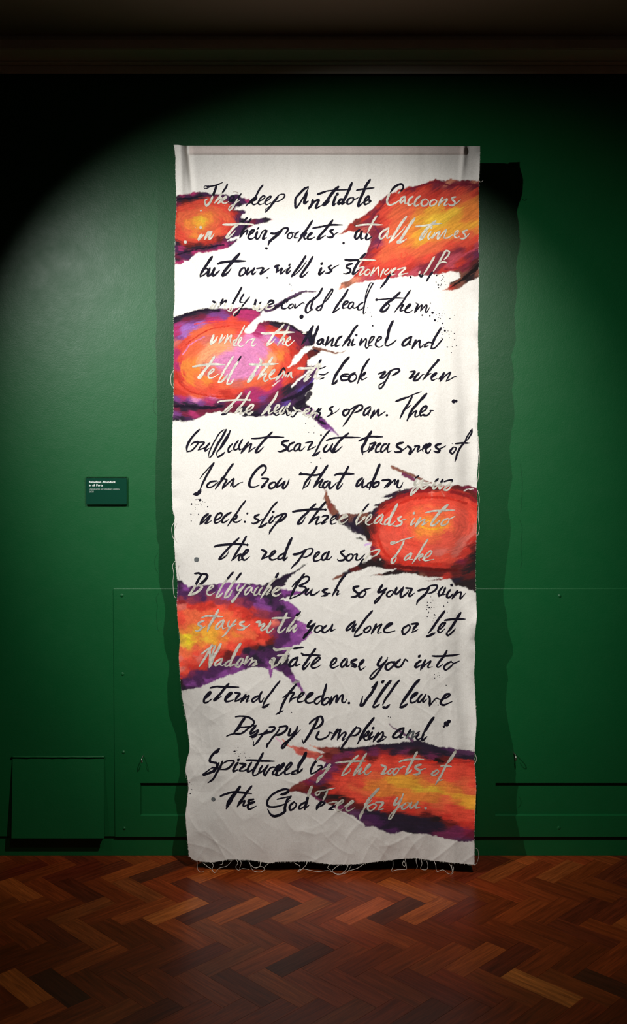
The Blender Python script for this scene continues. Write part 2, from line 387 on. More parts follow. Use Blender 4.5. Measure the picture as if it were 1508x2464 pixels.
EDGE_B = [(440, 2061), (456, 2061), (465, 2069), (481, 2073), (509, 2075), (535, 2071), (554, 2068), (605, 2070), (650, 2077), (665, 2074), (690, 2073), (748, 2073), (793, 2080), (849, 2080), (880, 2077), (924, 2071), (975, 2066), (1000, 2065), (1050, 2072), (1101, 2077), (1141, 2081), (1160, 2081)]
SHADOW_R = [(1250, 400), (1258, 430), (1257, 465), (1247, 490), (1243, 510), (1248, 545), (1252, 580), (1250, 600), (1241, 645), (1244, 690), (1237, 763), (1243, 820), (1230, 860), (1238, 910), (1231, 940), (1236, 1000), (1223, 1080), (1229, 1150), (1221, 1220), (1228, 1260), (1222, 1320), (1212, 1400), (1214, 1450), (1224, 1488), (1222, 1508), (1234, 1550), (1236, 1573), (1218, 1607), (1224, 1636), (1218, 1692), (1222, 1735), (1234, 1792), (1242, 1863), (1236, 1934), (1248, 2005), (1262, 2058)]
SHADOW_L = [(378, 400), (376, 600), (376, 762), (376, 900), (378, 1006), (374, 1119), (374, 1217), (381, 1314), (382, 1399), (388, 1431), (397, 1478), (391, 1529), (394, 1565), (407, 1610), (400, 1664), (403, 1717), (421, 1774), (428, 1828), (421, 1932), (427, 1977), (416, 2052)]
THREADS = [(0.004, '473,2066 474,2078 475,2090 480,2098 490,2098'), (0.012, '488,2076 500,2086 510,2092 513,2098 517,2101'), (0.012, '509,2074 513,2083 510,2092 516,2100 524,2092 530,2088 545,2084 556,2073 557,2068'), (0.008, '536,2072 535,2079 529,2081'), (0.012, '569,2069 572,2077 567,2086 573,2094 583,2090 600,2092'), (0.01, '578,2070 580,2078 576,2090'), (0.012, '598,2071 602,2080 605,2090 613,2097 628,2098 636,2092 632,2086 622,2085'), (0.01, '626,2071 625,2084 614,2090'), (0.01, '647,2076 641,2082 634,2088'), (0.012, '626,2085 612,2088 604,2082'), (0.012, '738,2071 737,2080 728,2090 717,2098 718,2094 730,2091 745,2094 765,2097 790,2095 805,2101 818,2104 830,2098'), (0.01, '710,2078 720,2083 722,2091'), (0.012, '793,2080 788,2088 796,2094'), (0.012, '818,2080 805,2089 800,2096 812,2106 828,2102 838,2095 845,2082'), (0.012, '838,2080 833,2092 824,2100'), (0.012, '875,2079 862,2088 848,2093 836,2096'), (0.01, '945,2073 945,2085 942,2096 955,2093 978,2092'), (0.01, '975,2067 977,2080 978,2091'), (0.006, '972,2069 968,2079 973,2085 975,2079 972,2072'), (0.01, '1001,2064 1001,2074 1004,2084 1002,2090'), (0.01, '1012,2066 1015,2078 1012,2090 1024,2093 1029,2086 1027,2074 1022,2066'), (0.01, '1044,2071 1048,2082 1049,2092 1052,2097 1065,2093 1075,2100 1085,2105 1090,2098 1084,2084 1078,2075'), (0.01, '1085,2077 1087,2090 1088,2100'), (0.008, '1086,2077 1091,2090 1086,2102'), (0.006, '1131,2080 1136,2087'), (0.004, '1142,2040 1149,2045 1151,2062 1146,2078 1139,2080'), (0.004, '1143,1815 1146,1825 1144,1834 1139,1840'), (0.004, '418,890 411,905 412,925 419,935'), (0.002, '420,1255 413,1270 415,1290 420,1300'), (0.002, '421,1350 415,1362 418,1380 416,1400 418,1430 423,1440'), (0.002, '1149,1180 1153,1200 1150,1240 1153,1270 1149,1290'), (0.002, '1150,1050 1153,1090 1152,1130 1149,1160'), (0.003, '1153,436 1157,438 1162,434')]
MARKS = [(3, 6, 'n', '780,1176 786,1195 790,1212', 0.85), (3, 2, 'q', '664,1775 672,1783 680,1795', 0.6), (2, 2, 's', '700,700 705,697', 1.4), (1.5, 2.5, 'n', '560,463 566,461 572,464', 1.4)]
PAL = {'K': '1d1026', 'k': '1a080c', 'P': '43194a', 'p': '7c3c86', 'l': 'a46cc4', 'm': 'b42a68', 'M': '741436', 'r': 'c42e20', 'R': 'e84a34', 'o': 'f0683e', 'O': 'f68a38', 'y': 'f9ae34', 'Y': 'fbc83a', 'd': '5e100e', 'n': '7c4a3a', 'g': '8c8c84', 's': 'dc8a6c', 'q': 'e088bc', 'a': 'f6a070', 'h': 'd86a5c', 'G': '4a4648', 'j': '8c3044', 'J': '6c2048', 'L': '8c4c92', 'b': '5a3c94', 'N': '7a3028', 'H': 'b04a40', 'Z': 'f0d426', 'x': '532c50', 'c': '8a1c20', 'e': 'c8a0d8', 'i': '842034', 'I': 'c04858', 'u': 'e65440'}
BLOBS = [(400, 420, 5.8, 1.45, 'e 470 660', '110,300 190,285 280,270 350,255 420,232 520,240 600,262 700,275 800,272 900,290 1000,280 1060,330 1160,330 1190,370 1100,410 1020,440 940,490 1100,500 1110,530 1060,570 1050,620 1200,630 1350,600 1500,625 1420,660 1300,690 1200,720 1110,770 1090,800 1020,850 900,890 850,930 1030,900 960,950 860,1020 740,1060 600,1080 520,1100 450,1095 380,1130 320,1190 250,1210 200,1250 110,1265', '140,320K 300,300P 230,280m 450,300K 350,260m 600,280P 800,290P 900,300P 1050,360P 1150,350m 1000,400K 950,420P 200,340K 250,390d 160,420M 350,340K 200,480R 300,440R 450,390R 600,360R 700,400R 820,450R 950,550r 1000,600P 930,650R 850,600o 700,500o 500,500o 350,550o 200,560o 150,520r 200,640o 300,680O 400,650y 500,640Y 450,690y 350,700O 600,600O 560,560O 700,650o 800,700R 900,750r 970,780P 1040,700P 1060,640K 1100,660P 1200,680M 1300,650P 1400,625K 1470,630m 200,800R 300,800o 400,850O 500,840o 600,850o 700,820o 800,820R 200,900R 150,860R 250,960r 400,930R 400,980d 550,950r 650,920r 750,900d 850,870P 950,830P 150,950K 200,1030m 150,1030P 300,1000d 400,1030K 300,1070K 500,1010K 600,1010K 700,1000P 800,990m 750,1030m 900,960P 1000,910P 600,1060m 200,1090P 150,1130M 250,1130P 150,1190K 300,1160P 220,1220m 150,1250m 400,1090m 1100,540P 1060,530P 1030,480K', '22wK 130,345 300,330 500,300/20wK 150,1120 350,1060 600,1010 800,980'), (780, 420, 3.968, 1.45, 'l 32', '1500,60 1380,50 1280,55 1200,35 1130,60 1060,45 980,75 920,95 820,115 760,130 700,150 610,185 560,220 500,280 440,340 360,400 270,450 210,510 130,580 250,540 330,555 420,560 450,600 425,680 400,740 360,800 340,860 310,930 250,1000 160,1040 130,1105 210,1085 290,1035 400,1020 560,1005 700,980 850,975 1000,960 1100,950 1200,930 1290,935 1290,980 1210,1030 1180,1080 1130,1100 1200,1110 1290,1085 1380,1020 1500,970', '1450,70s 1200,60s 1100,70i 1060,90i 1000,100r 1200,110i 1350,90i 1450,100i 900,120r 800,150r 850,130i 700,180R 650,200r 580,240i 520,300r 470,340i 400,420r 300,470N 200,530H 250,500r 420,460i 480,400i 530,430r 440,500i 500,540i 400,520h 480,600i 520,620J 450,700i 500,680I 480,740r 430,780i 400,850r 370,900I 330,960r 400,1000I 300,1010s 220,1040n 170,1080s 600,320R 560,380R 580,460R 700,250R 850,170R 950,150R 1050,180r 1150,170R 1300,150R 1430,170R 1350,220o 1450,260O 1400,330O 1300,300O 1200,280R 1000,270R 1250,350Y 1100,340y 1000,330y 900,360O 800,350o 700,330o 650,400o 750,420o 900,430y 1050,420Y 1000,480Y 1150,420Y 1250,420y 1350,420O 1450,400O 1400,500y 1280,500y 1200,540y 1000,560y 1100,600O 900,560y 850,520O 950,620y 750,520o 650,520o 600,600o 700,640o 800,650O 950,690o 1100,650o 1300,600o 1400,570o 1450,540O 1450,620R 1350,660R 1200,680R 1050,720o 1130,780i 1000,800R 900,750o 750,750o 600,700o 560,800o 650,850R 800,830R 500,850R 450,900r 600,920r 800,900r 950,880i 700,960I 850,940I 1100,850i 1300,720i 1250,800I 1400,700r 1460,680I 1400,780i 1450,760J 1300,850r 1350,880i 1200,870I 1050,930i 1150,910r 1420,850d 1460,850k 1420,950k 1360,1000k 1300,950n 1250,1030k 1320,1040n 1200,1080r 1170,1100s 1460,940n', '16wi 780,150 900,115 1060,70 1200,105 1340,90 1480,110/12wJ 470,470 520,560 540,620 500,700/46-12wk 1500,850 1410,930 1320,1000 1210,1075/16wn 1300,935 1310,985 1215,1045/14wI 1300,790 1400,730 1490,690/12wi 1150,905 1280,890 1400,830/14wi 440,440 520,330 620,230/10wi 340,900 400,780 440,700/8wR 740,750 730,790 760,800 790,770 770,745'), (410, 690, 3.427, 1.4, 'e 480 640', '10,250 70,250 110,220 200,195 290,175 400,180 560,170 650,175 760,185 740,230 690,270 640,330 610,370 650,385 690,370 720,310 770,280 850,285 960,295 1010,330 1080,360 1190,400 1200,450 1180,480 1100,500 1040,560 1010,590 1000,630 950,670 1010,650 1060,610 1100,560 1150,520 1200,500 1260,510 1200,560 1130,600 1130,650 1200,650 1220,680 1180,740 1170,830 1110,900 1110,950 1150,990 1250,1080 1380,1220 1250,1160 1160,1070 1080,1030 900,1040 820,1060 700,1080 600,1040 480,1040 400,1030 310,1045 230,1090 160,1115 80,1105 10,1105', '60,260K 150,230K 200,240K 300,200K 350,200P 500,210M 600,200m 700,210m 750,200P 350,230p 450,240p 250,250M 230,270M 150,270M 180,300p 100,340l 150,320l 60,340m 50,390m 110,400l 80,420p 60,450h 200,330l 250,300l 330,270m 400,280m 500,270R 600,260m 650,250m 680,270m 600,300R 500,310R 400,310R 300,340o 250,370o 200,400o 130,430R 100,500R 50,550m 60,650m 80,600R 130,550o 120,650O 150,750O 100,720R 60,750r 80,820R 50,860r 200,500o 300,430h 400,400o 500,380o 580,370R 650,410q 700,390m 750,350m 780,310M 850,300K 900,320K 950,310P 1000,340P 820,340r 900,360r 850,390R 1000,400M 1080,400M 1150,400K 1120,430P 1050,450M 1000,470r 950,420R 850,440l 800,420q 700,450q 600,520q 500,560q 450,500a 350,500a 300,560a 250,620a 200,650O 300,700h 400,620q 550,640q 650,580q 750,520q 850,500o 900,560O 950,520o 960,580R 850,600a 800,680a 700,700q 700,640q 600,720q 500,740q 400,760o 300,780O 250,800o 350,820R 450,820o 550,800h 650,790o 750,770o 850,740o 900,700R 880,650o 950,650R 1000,560r 1060,640r 1100,600r 1150,560d 1210,520d 1180,500K 1240,520n 1060,680R 1020,720R 1000,760r 950,780R 900,800m 850,850m 800,830R 750,880m 900,880M 950,860K 1000,830K 1050,800P 1100,770P 1150,750P 1190,700P 1210,670p 1080,850b 1000,900P 1050,900K 1100,850K 1080,950K 1000,950P 950,960b 900,950P 200,870R 150,850R 100,880r 200,900o 280,880R 350,870R 450,870r 400,900R 550,860R 650,870m 600,900M 500,920r 700,920m 750,920p 850,920M 60,930p 100,920m 40,960K 150,940p 200,940q 120,970K 250,970p 330,950m 350,910q 420,960P 480,960M 550,950m 600,960M 200,990K 300,995K 400,980K 100,1010K 50,1000M 60,1050p 120,1050M 180,1050m 150,1090P 80,1090K 250,1030M 300,1020M 380,1010M 500,1000M 600,1010K 700,1040K 750,1030P 680,980M 800,990P 850,1000P 950,1010K 1050,990K 1120,980K 1100,1020P 1160,1030p 1200,1090P 1230,1110p 1300,1140p 1350,1190e', '50-8wP 790,185 850,175 900,145 1000,85 1090,42 1200,42/26-6wK 850,175 930,135 1010,90 1090,50/24-5wn 1180,505 1260,520 1340,542 1380,545 1445,530/16wW 1000,825 1050,770 1100,735 1150,690/14wk 850,300 960,305 1080,375 1180,420/24wK 40,985 150,985 300,1000 420,985/40-6wp 1150,1010 1230,1090 1310,1150 1385,1230/22wK 1130,1000 1220,1100 1270,1130/6wW 840,820 900,775/22wK 20,262 110,236 200,206 290,190 400,196/12wK 560,180 650,182 760,196/16wb 1020,900 1100,860 1180,760/14wK 1000,930 1080,880 1160,840/14wK 1000,320 1080,375 1180,430/24wK 930,940 1050,885 1170,800/9wR 200,310 350,285 500,292 620,310/9wr 130,480 200,420 330,350 480,325/10wr 50,700 80,800 180,870 330,902 480,905/9wr 900,420 980,480 1000,560/8wq 100,560 160,480 280,410/40wK 1050,970 1110,935 1150,880/18wK 600,1062 760,1050 900,1012/10wK 1190,520 1230,540/8wO 90,640 110,740 200,820/7wo 640,800 800,760 900,690'), (770, 1110, 3.968, 1.05, 'e 1050 620', '1520,270 1450,235 1380,230 1270,225 1150,240 1040,235 960,245 850,255 760,270 690,300 590,345 620,355 680,350 600,380 530,410 500,430 540,435 490,470 420,500 300,500 200,505 150,440 100,380 75,320 60,260 35,350 60,420 90,500 150,560 210,600 270,650 350,690 430,720 450,760 490,780 480,830 470,880 500,920 440,960 330,1000 250,1050 110,1120 130,1135 250,1085 380,1040 450,1010 520,1000 560,1020 650,1030 720,1030 620,1060 470,1095 560,1090 700,1085 800,1070 900,1075 990,1105 1170,1110 1010,1140 1250,1130 1300,1190 1400,1210 1520,1270', '1450,250M 1380,240M 1420,290d 1300,250d 1200,250r 1100,260d 1000,260d 900,270M 800,280K 700,310K 620,340K 750,320d 800,350r 900,310r 1000,310r 1070,310R 1150,310R 1250,320r 1350,330r 1460,350d 1470,420r 1400,380R 1300,400R 1200,400R 1100,400R 1000,370R 900,380R 800,420R 700,400r 650,420r 600,430d 550,420K 580,480r 520,480K 470,500K 440,530n 400,510n 300,520n 230,520n 250,560K 350,560K 330,620K 420,620k 400,680K 300,640K 290,660g 450,700k 480,740k 150,480n 120,430n 90,430N 80,360n 60,300n 180,520K 500,650d 480,600d 550,560r 600,520R 700,500R 550,700r 500,780r 520,740r 490,820M 520,870r 560,800R 500,900d 480,960k 400,1000k 330,1040d 250,1060K 170,1110n 120,1130n 550,900d 580,950k 560,990k 650,1000d 600,870R 620,920r 700,960r 800,980r 650,600R 750,600R 600,700u 700,700u 620,800u 700,850R 800,800u 800,650u 850,550o 950,480o 1050,450u 1060,430o 1150,480o 1230,520o 1200,600O 1100,600O 1000,580O 950,620O 900,650o 950,680O 1050,680O 1150,650O 1250,620o 1020,730o 1100,720o 1200,700u 1300,600u 1350,500u 1280,450u 1430,480R 1450,560R 1400,650u 1480,650h 1420,720h 1350,800h 1300,880h 1450,750r 1250,780u 1150,780u 1000,820u 900,800R 850,880u 1000,900R 1150,870h 1200,900R 1100,950R 1000,960r 1250,950R 1350,900r 1400,850r 1450,820d 1470,900k 1400,950d 1350,960M 1300,1000d 1200,1000r 1100,1010r 950,1010d 850,1000r 750,1000d 900,1060k 750,1060k 650,1075k 550,1085n 490,1095g 1050,1060d 1150,1060d 1210,1100r 1300,1070d 1400,1050k 1450,1000k 1280,1130K 1350,1150k 1450,1150k 1430,1080d 1400,1190k 1480,1230k 1100,1130d 1050,1140d 960,1090n', '34-16wn 690,58 780,95 900,140 990,185 1060,205/36wJ 790,125 850,150 900,175/16wg 345,735 375,740 410,755/14we 425,800 480,785/18wh 1065,290 1065,355/12wh 1040,300 1090,300/14wh 1160,290 1185,330/9wW 600,355 680,348/8wW 500,445 545,435/10wW 1375,280 1420,262 1460,262/10wK 200,520 280,600 360,660/14wG 380,730 410,745/24wr 560,620 600,520 700,430 850,370 1000,345 1200,350 1400,400/30wc 640,400 760,340 900,295 1050,280/26wr 560,760 620,880 750,960 950,990 1150,980/30wd 640,1000 850,1015 1100,1035 1300,1040/30wc 1250,290 1400,330 1480,380/16wy 960,620 1060,650 1160,630/12wy 1000,560 1080,580'), (415, 1340, 4.435, 0.92, 'c', '20,245 95,245 130,290 170,315 220,310 300,305 400,300 480,290 570,265 640,280 740,275 860,290 960,300 1060,250 1150,220 1230,180 1320,150 1400,80 1440,65 1380,120 1250,220 1200,270 1200,300 1130,340 1230,350 1350,365 1450,385 1300,400 1200,440 1140,455 1250,480 1310,530 1370,580 1340,620 1330,680 1420,710 1430,770 1500,800 1440,860 1400,900 1340,930 1280,960 1230,1010 1250,1080 1240,1130 1270,1200 1300,1270 1340,1320 1400,1430 1450,1500 1380,1440 1240,1300 1150,1220 1080,1190 1060,1290 1035,1290 1020,1210 960,1180 850,1180 700,1230 580,1270 480,1310 400,1350 300,1390 180,1415 90,1430 20,1430', '70,270K 90,300P 60,340P 150,330p 200,340P 100,400P 60,390P 150,390P 250,370P 250,420J 80,430j 200,450j 330,430P 400,440j 300,340P 450,320P 550,300p 600,330L 540,380L 600,420L 650,300p 740,300p 800,310P 860,330p 700,380P 800,400P 900,350P 950,330P 1050,280K 1130,260K 1180,260K 1100,330K 1000,400K 1050,420K 1250,190K 1330,140G 1400,95g 1200,380p 1300,390p 1150,420P 1250,410P 850,450P 950,470p 1000,450P 1050,490K 1100,480P 1200,490p 1180,520K 1250,530p 1300,580p 1340,580p 1250,600P 1150,560K 1100,550P 1020,540p 900,520p 800,500J 700,480j 600,480j 500,480j 100,480c 110,540h 200,520r 300,520r 400,510r 500,540R 650,540r 750,570r 850,580r 900,620j 1000,600j 1050,620J 900,660r 1000,680r 1100,600J 1150,650P 1090,690h 100,620R 100,680R 150,600o 250,600o 400,600o 500,600o 600,620o 700,620R 780,640r 850,700R 700,680o 600,700o 300,700o 200,700o 120,740o 200,760O 130,800O 250,780y 100,850Y 150,850Z 180,900Z 120,900Y 130,940Y 220,900y 230,840y 300,850O 370,820y 380,880Y 450,830y 420,880y 500,850O 550,870O 600,840o 660,820O 700,880o 300,930O 250,960o 400,980o 550,950o 700,780o 800,800o 850,850o 850,920r 750,950r 650,980R 600,960R 920,840r 950,900R 900,760R 930,800R 1000,780r 1000,850r 1050,800j 1050,900d 1100,830J 1150,800P 1200,850P 1200,780P 1300,850p 1250,750P 1350,780p 1400,740L 1400,820L 1420,770L 1300,920p 1150,920P 1050,950K 950,980K 900,960d 1000,1000P 1100,990P 1200,960p 1150,1040P 1050,1060P 950,1060P 900,1080K 950,1110K 1000,1120p 1100,1120K 1200,1100K 1180,1180P 1230,1230P 1260,1290p 1300,1340p 1350,1400p 1400,1470p 1040,1200L 1045,1270L 980,1150P 100,1000o 80,1100h 150,1050o 250,1050R 300,1080h 200,1120R 100,1150R 90,1200h 140,1230R 200,1180r 300,1180r 350,1100r 450,1100r 500,1040r 600,1050d 700,1040r 750,1050J 800,1020K 850,1040P 700,1100P 600,1130J 800,1140P 700,1180p 550,1180P 450,1200P 300,1230P 550,1230p 400,1260P 200,1260J 100,1270r 90,1330k 150,1320P 250,1300P 200,1350p 300,1340P 400,1310p 320,1370p 120,1400K 200,1395P 60,1410P', '26wh 90,540 140,535/24-6wK 1050,280 1150,240 1250,190 1330,145 1415,85/24-8wp 1180,385 1300,395 1460,385/28wL 1370,720 1410,760 1390,830/26wg 1295,1345 1335,1330'), (680, 1740, 3.2085, 0.8, 'l 4', '1510,215 1420,210 1300,190 1220,185 1150,165 1060,130 980,140 900,150 750,160 650,175 560,190 480,190 400,185 280,185 240,175 200,165 290,215 320,230 250,220 180,190 70,170 90,210 120,250 200,265 290,290 330,300 310,340 250,390 180,430 100,470 50,510 40,530 120,530 210,555 280,600 360,630 450,680 550,720 610,760 640,800 700,800 760,830 840,860 920,835 1020,855 1100,860 1200,880 1300,900 1400,925 1510,905', '1450,235x 1380,225x 1280,205P 1250,230K 1400,260K 1450,270K 1150,190K 1200,220K 1060,150K 1000,160K 900,180K 800,180K 650,190K 550,200K 480,210k 350,200N 290,200N 400,220N 250,200s 150,200H 90,190h 200,240H 280,260H 350,250d 300,290j 420,260J 500,240J 600,230c 700,220J 800,220c 850,230K 950,220J 1000,230k 1100,240K 1150,250J 700,270d 800,250r 880,260r 600,280r 500,290d 420,310J 350,330P 400,350J 300,360j 330,400J 250,430j 200,450M 150,480N 80,500N 100,520d 200,490d 280,450P 250,520d 320,520k 300,560k 230,560J 280,590J 370,530r 380,470R 350,480d 450,330d 430,400r 500,350r 600,310R 750,290R 900,275R 1050,280R 1150,300r 1190,290k 1250,290d 1350,300r 1450,310r 1350,340R 1450,380R 1250,350R 1100,340R 950,340R 800,350R 650,350R 550,400R 500,420R 450,460R 500,520R 600,480R 700,410o 550,500o 650,490O 700,490O 800,480O 850,450y 950,460y 1000,470y 1100,470O 1150,440o 1300,430R 1250,470O 1400,470o 1460,480R 1050,500Y 1150,515Y 1250,540y 1350,560y 1450,570y 1450,530o 1300,520O 1200,560O 1100,560O 950,540O 850,530O 750,540O 650,540o 600,600R 550,560R 700,600R 850,600R 950,600O 1050,590O 1150,590O 1250,590o 1350,600O 1400,610y 1460,640y 1300,640R 1200,640o 1100,640R 1050,680R 1200,690R 1350,690R 1450,690R 1450,740R 1350,740R 1250,730r 1400,780r 1460,800r 1300,780d 1200,740k 1100,700d 1000,680r 900,660R 800,660r 850,690d 700,640r 600,650d 520,600d 450,590k 400,570k 380,600d 450,650J 500,680J 550,700x 620,720P 650,680K 750,700K 700,750P 650,780x 750,780P 800,740K 900,720K 1000,740K 1100,760K 900,790K 800,800K 850,850P 1000,820K 1100,820K 1100,860P 1200,800K 1200,860J 1300,850J 1400,880J 1450,860M 1450,820M 1350,820J 1400,910x', '6-26wx 820,5 860,40 930,80 1000,135/8-14wh 0,125 30,165 70,185/8wW 200,170 260,205 315,228/16wr 1060,300 1190,300/18wk 1180,275 1240,300')]
